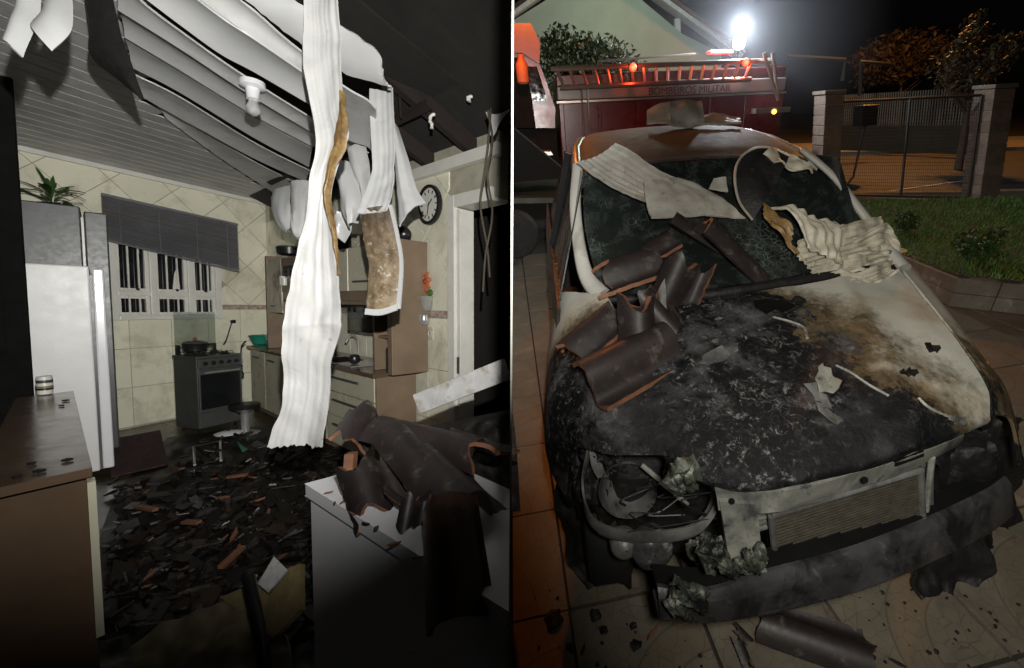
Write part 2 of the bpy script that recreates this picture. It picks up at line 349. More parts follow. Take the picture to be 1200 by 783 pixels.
M['burntsteel'] = mat('burnt_steel', (.26, .26, .25), .5, metal=.35, var=.3, scale=7, bump=.35, bscale=24, stains=[((.06, .06, .06), 6, .46, .66), ((.42, .41, .36), 12, .6, .74)])
M['palesteel'] = mat('ash_white_steel', (.36, .36, .31), .55, metal=.1, var=.2, scale=6, bump=.3, bscale=24, stains=[((.07, .07, .068), 4, .42, .62), ((.26, .25, .12), 7, .62, .8), ((.03, .03, .03), 18, .58, .7)])
M['beam'] = mat('scorched_bumper_beam', (.11, .105, .108), .38, metal=.3, var=.35, scale=5, bump=.3, bscale=20, stains=[((.22, .19, .2), 9, .58, .75), ((.02, .02, .02), 6, .45, .6)])
M['fin'] = mat('radiator_fin', (.10, .088, .068), .5, metal=.2, var=.25, scale=30)
M['melt'] = mat('melted_plastic', (.17, .19, .15), .42, var=.5, scale=14, bump=1., bscale=60, stains=[((.42, .42, .34), 22, .54, .66), ((.012, .013, .012), 9, .46, .6), ((.035, .075, .05), 6, .6, .72)])
M['ashpvc'] = mat('ash_stained_pvc', (.46, .44, .39), .5, var=.2, scale=7, bump=.3, bscale=26, stains=[((.2, .16, .1), 5, .5, .7), ((.04, .035, .03), 26, .62, .7)])
M['heappvc'] = mat('melted_pvc_heap', (.56, .52, .42), .5, var=.2, scale=9, bump=.5, bscale=30, stains=[((.3, .2, .1), 6, .5, .66), ((.03, .025, .02), 8, .58, .7)])
M['tyre'] = mat('burnt_tyre', (.012, .012, .012), .8, var=.3, bump=.5, bscale=40)
M['lens'] = mat('clouded_lamp_glass', (.10, .10, .10), .18, var=.4, scale=20, bump=.2, stains=[((.3, .3, .3), 14, .56, .7)])
M['windglass'] = mat('sooty_windscreen', (.012, .015, .015), .1, var=.3, scale=4, bump=.06, bscale=30, stains=[((.05, .065, .06), 6, .52, .8)], spec=.6)
def yardtile():
    t = NT('driveway_tile'); x = t.xyz(); r = t.rnd()
    sgn = t.math('MULTIPLY_ADD', t.math('GREATER_THAN', r, .5), 2., -1.)
    ox = t.math('ADD', t.math('MULTIPLY', x[0], sgn), .27); oy = t.math('ADD', x[1], .27)
    d = t.math('SQRT', t.math('ADD', t.math('MULTIPLY', ox, ox), t.math('MULTIPLY', oy, oy)))
    ring = t.math('MULTIPLY', t.math('GREATER_THAN', d, .27), t.math('LESS_THAN', d, .41))
    line = t.math('LESS_THAN', t.math('ABSOLUTE', t.math('SUBTRACT', t.math('ABSOLUTE', t.math('SUBTRACT', d, .34)), .07)), .004)
    v = t.n('ShaderNodeTexVoronoi'); v.feature = 'DISTANCE_TO_EDGE'; v.inputs['Scale'].default_value = 17; t.L(t.co, v.inputs['Vector'])
    crk = t.math('LESS_THAN', v.outputs['Distance'], .018)
    c = t.mix(t.ramp(t.noise(6, 6), [(.3, 0.), (.7, 1.)]), (.115, .10, .075), (.185, .16, .12))
    c = t.mix(t.math('MULTIPLY', ring, .55), c, (.15, .115, .075)); c = t.mix(t.math('MULTIPLY', t.math('MAXIMUM', line, crk), .55), c, (.07, .055, .04))
    c = t.mix(t.ramp(t.noise(24, 6, .7), [(.66, 0.), (.71, 1.)]), c, (.03, .025, .02)); c = t.mix(t.ramp(t.noise(2.5, 5), [(.5, 0.), (.75, .6)]), c, (.09, .075, .055))
    t.bump(t.noise(30, 5), .15, .004); return t.end(c, .42)
M['ytile'] = yardtile()
def crazed():
    t = NT('sooty_crazed_windscreen'); v = t.n('ShaderNodeTexVoronoi'); v.feature = 'DISTANCE_TO_EDGE'; v.inputs['Scale'].default_value = 34; t.L(t.co, v.inputs['Vector'])
    cr_ = t.math('MULTIPLY', t.math('LESS_THAN', v.outputs['Distance'], .035), t.ramp(t.noise(5, 6, .6), [(.48, 0.), (.66, .8)]))
    c = t.mix(t.ramp(t.noise(5, 8, .7, dist=.5), [(.48, 0.), (.78, 1.)]), (.010, .013, .012), (.06, .075, .066)); c = t.mix(cr_, c, (.13, .15, .14))
    t.bump(v.outputs['Distance'], .25, .004); return t.end(c, t.ramp(t.noise(8, 6), [(.3, (.08,) * 3), (.7, (.4,) * 3)]), 0., .6)
M['windglass'] = crazed()
M['grout'] = mat('dark_grout', (.035, .03, .024), .8)
M['asphalt'] = mat('asphalt', (.06, .055, .05), .75, var=.2, scale=3, bump=.4, bscale=60)
M['pave'] = mat('pavement_concrete', (.22, .2, .17), .8, var=.2, scale=2)
M['block'] = mat('concrete_block', (.17, .13, .10), .85, var=.2, scale=9, bump=.5, bscale=40, rnd=.15)
M['retain'] = mat('stained_retaining_wall', (.17, .15, .12), .75, var=.3, scale=4, bump=.3, stains=[((.34, .32, .27), 4, .6, .75)])
M['soil'] = mat('soil', (.05, .04, .025), .9)
M['grass'] = mat('grass_blades', (.09, .19, .02), .6, var=.3, scale=3)
M['shrub'] = mat('shrub_leaf', (.05, .10, .02), .5, var=.35, scale=5)
M['treeleaf'] = mat('tree_leaf', (.07, .10, .035), .5, var=.4, scale=2)
M['treelight'] = mat('young_tree_leaf', (.16, .24, .05), .5, var=.3, scale=2)
M['dryleaf'] = mat('dry_tree_leaf', (.09, .06, .025), .6, var=.4, scale=2)
M['bark'] = mat('bark', (.08, .055, .035), .9, bump=.6)
M['gate'] = mat('gate_steel', (.05, .045, .04), .5, metal=.5)
M['truckred'] = mat('fire_engine_red', (.13, .010, .008), .3, var=.1, scale=2, stains=[((.1, .02, .015), 3, .55, .8)])
M['cab'] = mat('sodium_tinted_cab_paint', (.17, .035, .015), .4, var=.15)  # orange of the sodium light put into the cab roof colour
M['truckwhite'] = mat('fire_engine_white', (.30, .28, .26), .35, var=.1)
M['trucksilver'] = mat('aluminium_ladder', (.5, .47, .42), .35, metal=.7, var=.1)
M['letter'] = mat('dark_red_lettering', (.10, .02, .015), .5)
M['house'] = mat('pale_green_render', (.34, .40, .34), .8, var=.08, scale=1)
M['trim'] = mat('white_trim', (.62, .62, .6), .6)
M['rooft'] = mat('roof_dark', (.06, .04, .035), .8)
M['beacon'] = emit('red_beacon_light', (1, .012, .004), 7)
M['led'] = emit('white_work_light', (.9, .96, 1), 160)
M['amber'] = emit('amber_marker_light', (1, .45, .05), 5)
# ================================================================== KITCHEN
cK = K.at(318, 468, z=0); uK = -(K.R @ nrm(_d1)); vK = -(K.R @ nrm(_d2)); uK[2] = vK[2] = 0; uK = nrm(uK); vK = nrm(vK)
nR = nrm((uK[1], -uK[0], 0)); nB = nrm((-vK[1], vK[0], 0)); Z = arr((0, 0, 1)); CEIL = 3.17
def wb(a, z, off=0.): return cK + vK * a + nB * off + Z * z
def wr(s, z, off=0.): return cK + uK * s + nR * off + Z * z
def bbox_(mb, f, x0, x1, o0, o1, z0, z1, mi=0):      # box in wall coordinates
    p = f(x0, z0, o0); return mb.box(p, f(x1, z0, o0) - p, f(x0, z0, o1) - p, f(x0, z1, o0) - p, mi)
# thin panel added to divide kitchen from driveway and block light between them
pn = [K.at(599.4, 391.5, t=t) for t in (.6, 7.2)]
sd = nrm((pn[1] - pn[0])[[1, 0, 2]] * arr((1, -1, 0))) * .0026
MB().hexa([pn[0] - sd / 2 + Z * (z - pn[0][2]) if i in (0, 3) else (pn[0] + sd / 2 + Z * (z - pn[0][2])) for i, z in ((0, -1.2), (1, -1.2))] +
          [pn[1] + sd / 2 + Z * (-1.2 - pn[1][2]), pn[1] - sd / 2 + Z * (-1.2 - pn[1][2])] +
          [pn[0] - sd / 2 + Z * (5.5 - pn[0][2]), pn[0] + sd / 2 + Z * (5.5 - pn[0][2]), pn[1] + sd / 2 + Z * (5.5 - pn[1][2]), pn[1] - sd / 2 + Z * (5.5 - pn[1][2])]).thing(
    'added_partition_panel', M['whitepaint'], K, 'thin white partition panel added between the burnt kitchen and the driveway to block light', 'partition')
fl = MB().slab([wr(0, -.02) , wr(6.3, -.02), arr((.25, -.6, -.02)), arr((-6.4, -.6, -.02)), wb(4.5, -.02)][::-1], (0, 0, -.1)).thing('floor', M['floor'], K, kind='structure')
wallb = bbox_(MB(), wb, -.3, 6.5, -.15, -.012, -.1, 5.4).thing('wall_back', M['wall'], K, kind='structure')
wallr = MB()
bbox_(wallr, wr, -.1, 5.03, -.15, -.012, -.1, 2.86); bbox_(wallr, wr, 5.03, 5.60, -.15, -.012, 2.48, 2.86)
bbox_(wallr, wr, -.1, 5.60, -.16, -.06, 2.861, 3.1); wallr = wallr.thing('wall_right', M['wall'], K, kind='structure')
def tiles(parent, f, x0, x1, z0, z1, size, diamond, skip=None, h=None):
    h = h or size
    polys = []
    if diamond:
        r = size * math.sqrt(.5)
        for i in range(int((x1 - x0) / r) + 3):
            for j in range(int((z1 - z0) / r) + 3):
                if (i + j) % 2: continue
                cx, cz = x0 + i * r, z0 + j * r; g = .006
                polys.append([(cx - r + g, cz), (cx, cz - r + g), (cx + r - g, cz), (cx, cz + r - g)])
    else:
        for i in range(int((x1 - x0) / size) + 1):
            for j in range(int((z1 - z0) / h) + 1):
                a, b = x0 + i * size, z0 + j * h; g = .004; polys.append([(a + g, b + g), (a + size - g, b + g), (a + size - g, b + h - g), (a + g, b + h - g)])
    for p in polys:
        q = clip(p, x0, x1, z0, z1)
        if len(q) < 3: continue
        ar = abs(sum(q[i][0] * q[(i + 1) % len(q)][1] - q[(i + 1) % len(q)][0] * q[i][1] for i in range(len(q)))) / 2
        mx = sum(a for a, _ in q) / len(q); mz = sum(b for _, b in q) / len(q)
        if ar < .004 or (skip and skip(mx, mz)): continue
        P = [f(a, b, -.012) for a, b in q]; n = f(0, 0, 1) - f(0, 0, 0)
        if np.cross(P[1] - P[0], P[2] - P[1]) @ n < 0: P = P[::-1]
        MB().slab(P, n * .012).part('tile', M['tile'], parent)
win = lambda a, z: .75 < a < 1.8 and 1.4 < z < 2.6
tiles(wallb, wb, .0, 3.4, 0., 1.47, .42, False, None, .49)
tiles(wallb, wb, .0, 3.4, 1.54, CEIL - .02, .42, True, win)
tiles(wallr, wr, .0, 4.98, 0., 1.47, .42, False, lambda s, z: s < 4.2 and z < .85, .49)
tiles(wallr, wr, .0, 4.98, 1.54, 2.85, .5, True, lambda s, z: 1.2 < s < 4.2 and z < 2.0)
for i in range(12):
    a = .02 + i * .28; bbox_(MB(), wb, a, a + .275, -.012, .004, 1.475, 1.535).part('border_tile', M['border'], wallb)
for i in range(18):
    a = .02 + i * .275; bbox_(MB(), wr, a, a + .27, -.012, .004, 1.475, 1.535).part('border_tile', M['border'], wallr)
bbox_(MB(), wb, 0, 4.6, 0, .05, CEIL - .05, CEIL).part('cornice', M['whitepaint'], wallb)
# --- pvc ceiling: the boards that still hold
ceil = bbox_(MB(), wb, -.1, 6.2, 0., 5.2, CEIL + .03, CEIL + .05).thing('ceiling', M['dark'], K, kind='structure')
def bound(px, py):      # true where the boards have already come down
    pts = [(133, -60), (135, 0), (167, 117), (300, 215), (340, 236)]
    for (x0, y0), (x1, y1) in zip(pts, pts[1:]):
        if y0 <= py <= y1: return px > x0 + (x1 - x0) * (py - y0) / (y1 - y0)
    return px > 340 or (py < -60 and px > 133)
bw = .2
for k in range(24):
    o = k * bw; a = 6.0
    while a > -.05:
        x, y, d = K.px(wb(a, CEIL, o + .1))
        if d > .1 and bound(x, y): break
        a -= .05
    if a > 5.6: continue
    m = MB(); bbox_(m, wb, a, 6.0, o + .006, o + bw - .006, CEIL, CEIL + .012); bbox_(m, wb, a, 6.0, o + .094, o + .106, CEIL + .0025, CEIL + .013)
    m.part('ceiling_board', M['pvc_grey'], ceil)
# --- sagging boards: two edges each, (px, py, height)
def sag(A, B, label, m='pvc_grey', **k):
    return ribbon(K, A, B, 44, 9, 'z', th=.01, **k).thing('sagging_ceiling_board', M[m], K, label, 'ceiling board', 'sagging ceiling boards', smooth=50)
sag([(196, 140, 3.10), (255, 183, 3.08), (302, 214, 3.06), (330, 232, 3.05)], [(178, 118, 3.12), (235, 153, 3.09), (300, 191, 3.06), (352, 217, 3.04)], 'lowest narrow sagging board beside the intact ceiling, nearest the blind', bow=-.015)
sag([(165, 113, 3.06), (215, 141, 3.02), (300, 187, 2.98), (358, 213, 2.96)], [(157, 88, 3.06), (213, 116, 3.02), (300, 169, 2.98), (364, 201, 2.96)], 'second sagging board up from the blind, between two dark gaps', bow=-.02)
sag([(154, 79, 3.02), (213, 110, 2.98), (300, 163, 2.93), (362, 196, 2.9)], [(146, 46, 3.03), (213, 86, 2.98), (300, 139, 2.93), (366, 174, 2.9)], 'sagging board just below the bulb socket, third up from the blind', 'pvc', bow=-.02)
sag([(146, 44, 2.99), (213, 84, 2.94), (300, 137, 2.89), (366, 172, 2.86)], [(139, 14, 3.0), (213, 61, 2.95), (300, 118, 2.9), (400, 178, 2.84)], 'sagging board that carries the bulb socket', 'pvc_grey', bow=-.02)
sag([(138, 12, 2.95), (213, 59, 2.9), (300, 116, 2.85), (400, 176, 2.8)], [(134, -30, 2.96), (166, 3, 2.94), (213, 39, 2.9), (300, 99, 2.85), (432, 180, 2.78)], 'sagging board just above the bulb socket, under the widest dark gap', 'pvc_grey', bow=-.02)
sag([(172, 0, 2.86), (213, 31, 2.83), (259, 64, 2.80), (300, 86, 2.78), (365, 124, 2.74)], [(205, -20, 2.88), (260, 22, 2.84), (300, 48, 2.80), (370, 96, 2.76)], 'bright sagging board above the widest dark gap, left of the long strip', 'pvc', bow=-.03)
sag([(207, -20, 2.87), (262, 20, 2.84), (300, 46, 2.81), (370, 94, 2.77)], [(255, -20, 2.9), (300, 16, 2.87), (336, 48, 2.84), (375, 78, 2.82)], 'soot spotted sagging board near the top, left of the long strip', 'pvc_grey', bow=-.03)
sag([(262, -20, 2.86), (300, 10, 2.84), (345, 46, 2.82), (400, 84, 2.78), (436, 96, 2.76), (459, 103, 2.75)], [(320, -20, 2.94), (345, 0, 2.92), (385, 22, 2.9), (420, 44, 2.86), (446, 66, 2.82), (446, 92, 2.77)], 'topmost white sagging board running behind the long strip to a torn end', 'pvc', bow=.012, edge=.3)
sag([(385, 150, 2.72), (410, 165, 2.7), (430, 172, 2.69), (436, 178, 2.68)], [(392, 95, 2.75), (412, 108, 2.72), (430, 118, 2.7), (440, 128, 2.68)], 'short stub of sagging board between the two hanging strips', 'pvc_grey', bow=-.02)
# --- strips hanging down
t = thing('hanging_ceiling_strip', 'long white melted ceiling strip hanging down the middle of the kitchen', 'ceiling strip', K, K.at(350, 522, t=1.95), 'hanging ceiling strips')
LA = [(358, -40, 1.840), (355, 40, 1.869), (358, 90, 1.871), (364, 130, 1.876), (368, 165, 1.876), (363, 205, 1.890), (357, 259, 1.916), (349, 295, 1.927), (341, 330, 1.927), (335, 374, 1.895), (333, 394, 1.910), (331, 440, 1.940), (328, 478, 1.950), (318, 505, 1.960), (314, 524, 1.970)]
LB = [(394, -40, 1.840), (397, 40, 1.879), (399, 90, 1.881), (403, 130, 1.876), (407, 160, 1.861), (393, 198, 1.884), (385, 235, 1.916), (391, 275, 1.930), (395, 330, 1.947), (400, 372, 1.923), (400, 386, 1.930), (388, 422, 1.960), (384, 455, 1.970), (382, 490, 1.980), (378, 524, 1.980)]
ribbon(K, LA, LB, 150, 31, 't', bow=-.022, ribs=.0, rough=.026, rs=5, seed=1, torn=1.6, fold=.007, th=.007, edge=.25).part('sheet', M['pvc_hang'], t, smooth=60)
EA = [(400, 108, 1.845), (393, 160, 1.829), (384, 195, 1.849), (378, 230, 1.879), (385, 262, 1.887), (393, 300, 1.904), (395, 322, 1.913)]
EB = [(404, 108, 1.837), (408, 160, 1.831), (394, 198, 1.854), (387, 232, 1.883), (393, 265, 1.891), (397, 300, 1.906), (396, 322, 1.920)]
ribbon(K, EA, EB, 70, 7, 't', bow=.012, rough=.012, rs=10, seed=4, th=.004, edge=.7, fold=.012).part('burnt_edge', M['burnt_edge'], t, smooth=60, label='brown scorched and curled edge of the strip')
t = thing('hanging_ceiling_strip', 'short hanging strip, white above and scorched brown on its folded lower half', 'ceiling strip', K, K.at(448, 365, t=2.5), 'hanging ceiling strips')
ribbon(K, [(433, 104, 2.55), (434, 150, 2.52), (436, 190, 2.5), (432, 215, 2.48), (422, 240, 2.42), (418, 250, 2.40)], [(459, 102, 2.55), (461, 150, 2.52), (461, 190, 2.5), (460, 215, 2.48), (457, 232, 2.44), (452, 246, 2.42)], 50, 17, 't', bow=-.012, ribs=.002, nrib=4, rough=.01, rs=9, seed=2, th=.008, edge=.3).part('sheet', M['pvc'], t, smooth=60)
ribbon(K, [(424, 246, 2.44), (425, 275, 2.46), (432, 310, 2.46), (429, 368, 2.44)], [(457, 240, 2.44), (465, 275, 2.46), (470, 310, 2.46), (466, 362, 2.44)], 50, 17, 't', bow=.02, ribs=.0018, nrib=4, rough=.012, rs=12, seed=3, th=.008, edge=.4, torn=.5).part('scorched_sheet', M['pvc_brown'], t, smooth=60, label='underside scorched brown')
ribbon(K, [(455, 240, 2.435), (463, 275, 2.45), (468, 310, 2.45), (464, 362, 2.43)], [(459, 240, 2.43), (467, 275, 2.445), (472, 310, 2.445), (469, 362, 2.425)], 40, 4, 't', th=.008).part('rim', M['pvc'], t, smooth=60)
ribbon(K, [(429, 362, 2.435), (446, 363, 2.43), (466, 357, 2.43)], [(428, 369, 2.425), (446, 370, 2.42), (466, 364, 2.42)], 16, 4, 't', th=.008).part('rim', M['pvc'], t, smooth=60)
ribbon(K, [(461, 148, 2.8), (463, 190, 2.75), (466, 230, 2.72), (468, 266, 2.7)], [(467, 150, 2.8), (478, 185, 2.75), (488, 220, 2.72), (499, 238, 2.7)], 30, 13, 't', bow=.05, ribs=.003, nrib=3, rough=.012, rs=8, seed=8, th=.008).thing(
    'hanging_ceiling_strip', M['pvc'], K, 'flared white flap hanging just left of the wall clock', 'ceiling strip', 'hanging ceiling strips', smooth=60)
for i, (A, B, lb) in enumerate([
    ([(318, 234, 4.4), (320, 250, 4.3), (326, 268, 4.2), (340, 272, 4.2)], [(352, 215, 4.1), (346, 235, 4.1), (344, 252, 4.1), (346, 266, 4.1)], 'curled white strip end above the far corner of the wall units'),
    ([(344, 222, 3.7), (346, 250, 3.6), (350, 282, 3.5)], [(362, 212, 3.6), (360, 245, 3.5), (357, 280, 3.5)], 'narrow curled strip end half hidden behind the long strip'),
    ([(392, 200, 3.0), (398, 225, 2.95), (402, 250, 2.9), (410, 268, 2.9)], [(410, 190, 3.0), (420, 215, 2.95), (424, 240, 2.9), (420, 262, 2.9)], 'crumpled white strip end right of the long strip, above the red books'),
    ([(410, 190, 3.05), (418, 215, 3.0), (428, 240, 3.0)], [(428, 168, 3.05), (434, 200, 3.0), (436, 236, 3.0)], 'upper crumpled strip end between the two hanging strips'),
    ([(395, 250, 3.1), (392, 262, 3.1), (396, 272, 3.1)], [(412, 252, 3.1), (412, 266, 3.1), (405, 285, 3.1)], 'small melted flap dripping beside the red books')]):
    ribbon(K, A, B, 24, 11, 't', bow=.07, rough=.008, rs=5, seed=20 + i, th=.008, fold=.018).thing('curled_ceiling_strip', M['pvc_grey' if i % 2 else 'pvc'], K, lb, 'ceiling strip', 'curled strip ends', smooth=60)
for i, (A, B, lb) in enumerate([
    ([(12, 50, 1.32), (20, 30, 1.34), (30, -10, 1.38)], [(26, 68, 1.32), (38, 38, 1.34), (46, -10, 1.38)], 'curled pale strip tip at the top left corner of the kitchen'),
    ([(46, 28, 1.34), (54, 14, 1.35), (60, -15, 1.4)], [(60, 60, 1.32), (80, 35, 1.34), (84, -15, 1.4)], 'broader curled strip tip right of the other in the top left corner')]):
    ribbon(K, A, B, 24, 11, 't', bow=-.03, rough=.01, rs=6, seed=30 + i, th=.007).thing('curled_ceiling_strip', M['pvc'], K, lb, 'ceiling strip', 'curled strip ends', smooth=60)
ribbon(K, [(98, -20, 2.0), (104, 30, 1.98), (107, 66, 1.97), (140, 95, 1.96), (166, 117, 1.95)], [(127, -20, 2.0), (134, 10, 1.98), (141, 40, 1.97), (156, 80, 1.96), (169, 116, 1.95)], 30, 11, 't', bow=.02, rough=.006, rs=6, seed=35, th=.008).thing('shadow_ceiling_strip', M['char'], K, 'broad dark strip shaped as a shadow on the ceiling edge near the top left', 'ceiling strip', smooth=60)  # dark strip built in the shape of a shadow across the ceiling boards
# --- bulb socket
b0 = K.at(296, 100, z=2.84); t = thing('bulb_socket', 'white ceiling lamp socket with bulb on a sagging board', 'lamp socket', K, b0 - Z * .16)
MB().lathe(b0 - Z * .0, [(.005, .03), (.06, .02), (.062, -.01), (.035, -.02), (.03, -.075), (.033, -.08), (.005, -.082)], 20).part('socket', M['white'], t, smooth=40)
MB().lathe(b0 - Z * .08, [(.018, .01), (.024, -.02), (.038, -.05), (.034, -.075), (.01, -.09)], 20).part('bulb', glass('bulb_glass', (.8, .8, .8), .6, .1), t, smooth=60)
# --- roof void above the missing ceiling
_pn = nrm(np.cross(K.at(598.5, 391.5, t=1.) - K.c, Z))
def part_s(o):      # where a line parallel to the tiled wall meets the added partition
    p = wr(0, 1.6, o); return ((K.c - p) @ _pn) / (uK @ _pn) - .01
rp = [wr(.3, 3.0, -.12), wr(part_s(-.12), 3.0, -.12), wr(part_s(4.6), 5.0, 4.6), wr(.3, 5.0, 4.6)]
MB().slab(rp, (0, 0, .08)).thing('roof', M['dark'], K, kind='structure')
roofq = lambda s, w: rp[0] + (rp[1] - rp[0]) * s + (rp[3] - rp[0]) * w
for i, s in enumerate((.36, .52, .66, .80, .92)):
    p = roofq(s, 0.); MB().box(p - Z * .16 + uK * 0, uK * .07, rp[3] - rp[0], Z * .15).thing('rafter', M['rafter'], K, 'sooty roof rafter in the dark void above the missing ceiling', 'rafter', 'sooty rafters in the roof void')
for i, w in enumerate((.12, .28, .44, .6)):
    p = roofq(.3, w); MB().box(p - Z * .05 - Z * .155, (rp[1] - rp[0]) * .66, nrm(rp[3] - rp[0]) * .05, Z * .04).thing('batten', M['rafter'], K, 'thin sooty batten crossing under the roof rafters', 'batten', 'sooty battens in the roof void')
for i, (x, y, h, lb) in enumerate([(489, 36, 20, 'topmost melted white drip hanging in the dark roof void'), (507, 142, 17, 'lower melted white drip in the roof void above the wall trim'), (551, 116, 6, 'smallest white drip in the roof void, furthest right')]):
    t0 = 3.0; p = [K.at(x + dx, y + dy * h, t=t0) for dx, dy in ((3, -.5), (-2, -.35), (-3, 0), (-1, .2), (-1, .5))]
    MB().tube(cat(p, 12), [.007 + .007 * abs(math.sin(q * 1.3)) for q in range(12)], 7).thing('melted_drip', M['whitepaint'], K, lb, 'drip', smooth=60)
MB().box(wr(4.1, 2.78, 0), uK * 1.60, nR * .05, Z * .1).thing('wall_trim_board', M['whitepaint'], K, 'white trim board along the top of the tiled wall by the clock', 'trim board')
for i, (pp, lb) in enumerate([([(575, 128, 2.7), (573, 160, 2.7), (568, 200, 2.7), (563, 240, 2.7), (571, 290, 2.7), (574, 325, 2.7)], 'thick burnt cable hanging in front of the doorway'), ([(572, 130, 2.66), (577, 165, 2.66), (571, 205, 2.66), (577, 250, 2.66), (569, 300, 2.66), (566, 342, 2.66)], 'twisted longer burnt cable wound round the other by the doorway'), ([(455, 50, 3.2), (462, 80, 3.2), (468, 110, 3.2), (470, 138, 3.2)], 'dark burnt cable dangling in the roof void beside the torn board')]):
    MB().tube(cat([K.at(x, y, t=d) for x, y, d in pp], 40), .011 if i < 2 else .016, 7, flat=.6).thing('burnt_cable', M['cable'] if i < 2 else M['rafter'], K, lb, 'cable', smooth=60)
MB().sheet(surf([[K.at(569, 131, t=2.72), K.at(582, 134, t=2.72), K.at(597, 128, t=2.72)], [K.at(573, 142, t=2.7), K.at(580, 148, t=2.7), K.at(588, 138, t=2.7)], [K.at(573, 156, t=2.7), K.at(577, 160, t=2.7), K.at(581, 155, t=2.7)]], 14, 14), .008).thing('melted_sheet', M['pvc_grey'], K, 'dark melted scrap where the burnt cables hang from the roof', 'scrap', smooth=60)
# --- wall clock
cc = K.hit(503, 240, wr(0, 0, .03), nR); t = thing('wall_clock', 'round wall clock with black rim on the tiled wall', 'clock', K, cc - Z * .19)
MB().lathe(cc - nR * .03, [(.01, 0), (.17, 0), (.185, .02), (.18, .045), (.155, .05), (.15, .035)], 36, nR, closed=False).part('rim', M['black'], t, smooth=40)
MB().lathe(cc - nR * .03, [(.005, .03), (.152, .03), (.152, .033), (.005, .033)], 36, nR).part('dial', M['whitepaint'], t)
for h in range(12):
    a = h * math.pi / 6; e = uK * math.sin(a) + Z * math.cos(a); f = uK * math.cos(a) - Z * math.sin(a)
    MB().box(cc + e * .105 - f * .006 + nR * .0035, e * .03, f * .012, nR * .003).part('hour_mark', M['black'], t)
for a, l in ((.9, .07), (3.4, .1)):
    e = uK * math.sin(a) + Z * math.cos(a); f = uK * math.cos(a) - Z * math.sin(a); MB().box(cc - e * .02 - f * .005 + nR * .007, e * (l + .02), f * .01, nR * .003).part('hand', M['black'], t)
# --- window with bars
t = thing('window', 'white barred kitchen window with dark night panes below the blind', 'window', K, wb(1.28, 1.34))
fr = MB(); a0, a1, z0, z1 = .69, 1.86, 1.34, 2.45
for (x0, x1, b0_, b1_) in ((a0, a0 + .07, z0, z1), (a1 - .07, a1, z0, z1), (a0 + .07, a1 - .07, z0, z0 + .06), (a0 + .07, a1 - .07, z1 - .06, z1)): bbox_(fr, wb, x0, x1, 0, .07, b0_, b1_)
for x in (1.055, 1.455): bbox_(fr, wb, x - .03, x + .03, .001, .066, z0 + .06, z1 - .06)
bbox_(fr, wb, a0 + .07, a1 - .07, .002, .062, 1.64, 1.7)
fr.part('frame', M['whitepaint'], t, bevel=.006)
bbox_(MB(), wb, a0 + .05, a1 - .05, -.008, .006, z0 + .03, z1 - .03).part('backing', M['black'], t)
for i, (x0, x1) in enumerate(((.76, 1.025), (1.085, 1.425), (1.485, 1.79))):
    for zz0, zz1 in ((1.40, 1.64), (1.70, 2.39)):
        s = MB(); w = .035
        for (p, q, b0_, b1_) in ((x0, x0 + w, zz0, zz1), (x1 - w, x1, zz0, zz1), (x0 + w, x1 - w, zz0, zz0 + w), (x0 + w, x1 - w, zz1 - w, zz1)): bbox_(s, wb, p, q, .006, .04, b0_, b1_)
        sh = s.part('sash', M['whitepaint'], t, bevel=.004)
        bbox_(MB(), wb, x0 + w, x1 - w, .012, .016, zz0 + w, zz1 - w).part('pane', M['nightglass'], sh)
        for f_ in (.34, .66): bbox_(MB(), wb, x0 + (x1 - x0) * f_ - .008, x0 + (x1 - x0) * f_ + .008, .045, .058, zz0, zz1).part('bar', M['whitepaint'], sh)
    MB().lathe(wb(x0 + .12, 1.725, .04), [(.006, 0), (.016, .004), (.016, .02), (.006, .03)], 10, nB).part('latch', M['black'], t, smooth=40)
sc_ = MB().sheet([[wb(1.24, 1.74, .02), wb(1.16, 1.74, .02)], [wb(1.22, 1.95, .03), wb(1.18, 2.05, .03)]], .004); sc_.part('curtain_scrap', M['whitepaint'], t)
# --- venetian blind
t = thing('venetian_blind', 'dark grey venetian blind with drooping slats over the barred window', 'blind', K, wb(1.2, 2.0, .1))
def bp(w, k): return wb(.50 + (1.92 - .50) * w, (2.70 + .085 * w) + k * (-(.66 - .17 * w)), .12)
bbm = MB(); bbm.box(bp(0, 0), bp(1, 0) - bp(0, 0), nB * .04, Z * .035); bbm.part('headrail', M['blind'], t, bevel=.004)
for i in range(22):
    k = (i + .5) / 22.5
    s = MB().sheet([[bp(0, k) + nB * .0 + Z * .019, bp(0, k) + nB * .014 + Z * .004, bp(0, k) + nB * .034 - Z * .016], [bp(1, k) + Z * .017, bp(1, k) + nB * .014 + Z * .003, bp(1, k) + nB * .034 - Z * .014]], .0025)
    s.part('slat', M['blind'], t)
MB().box(bp(0, 1.0) - Z * .02, bp(1, 1.0) - bp(0, 1.0), nB * .03, Z * .025).part('bottom_rail', M['blind'], t, bevel=.004)
for w in (.1, .36, .64, .9): MB().tube([bp(w, 0) + nB * .024, bp(w, 1) + nB * .03], .003, 6).part('cord', M['blind'], t)
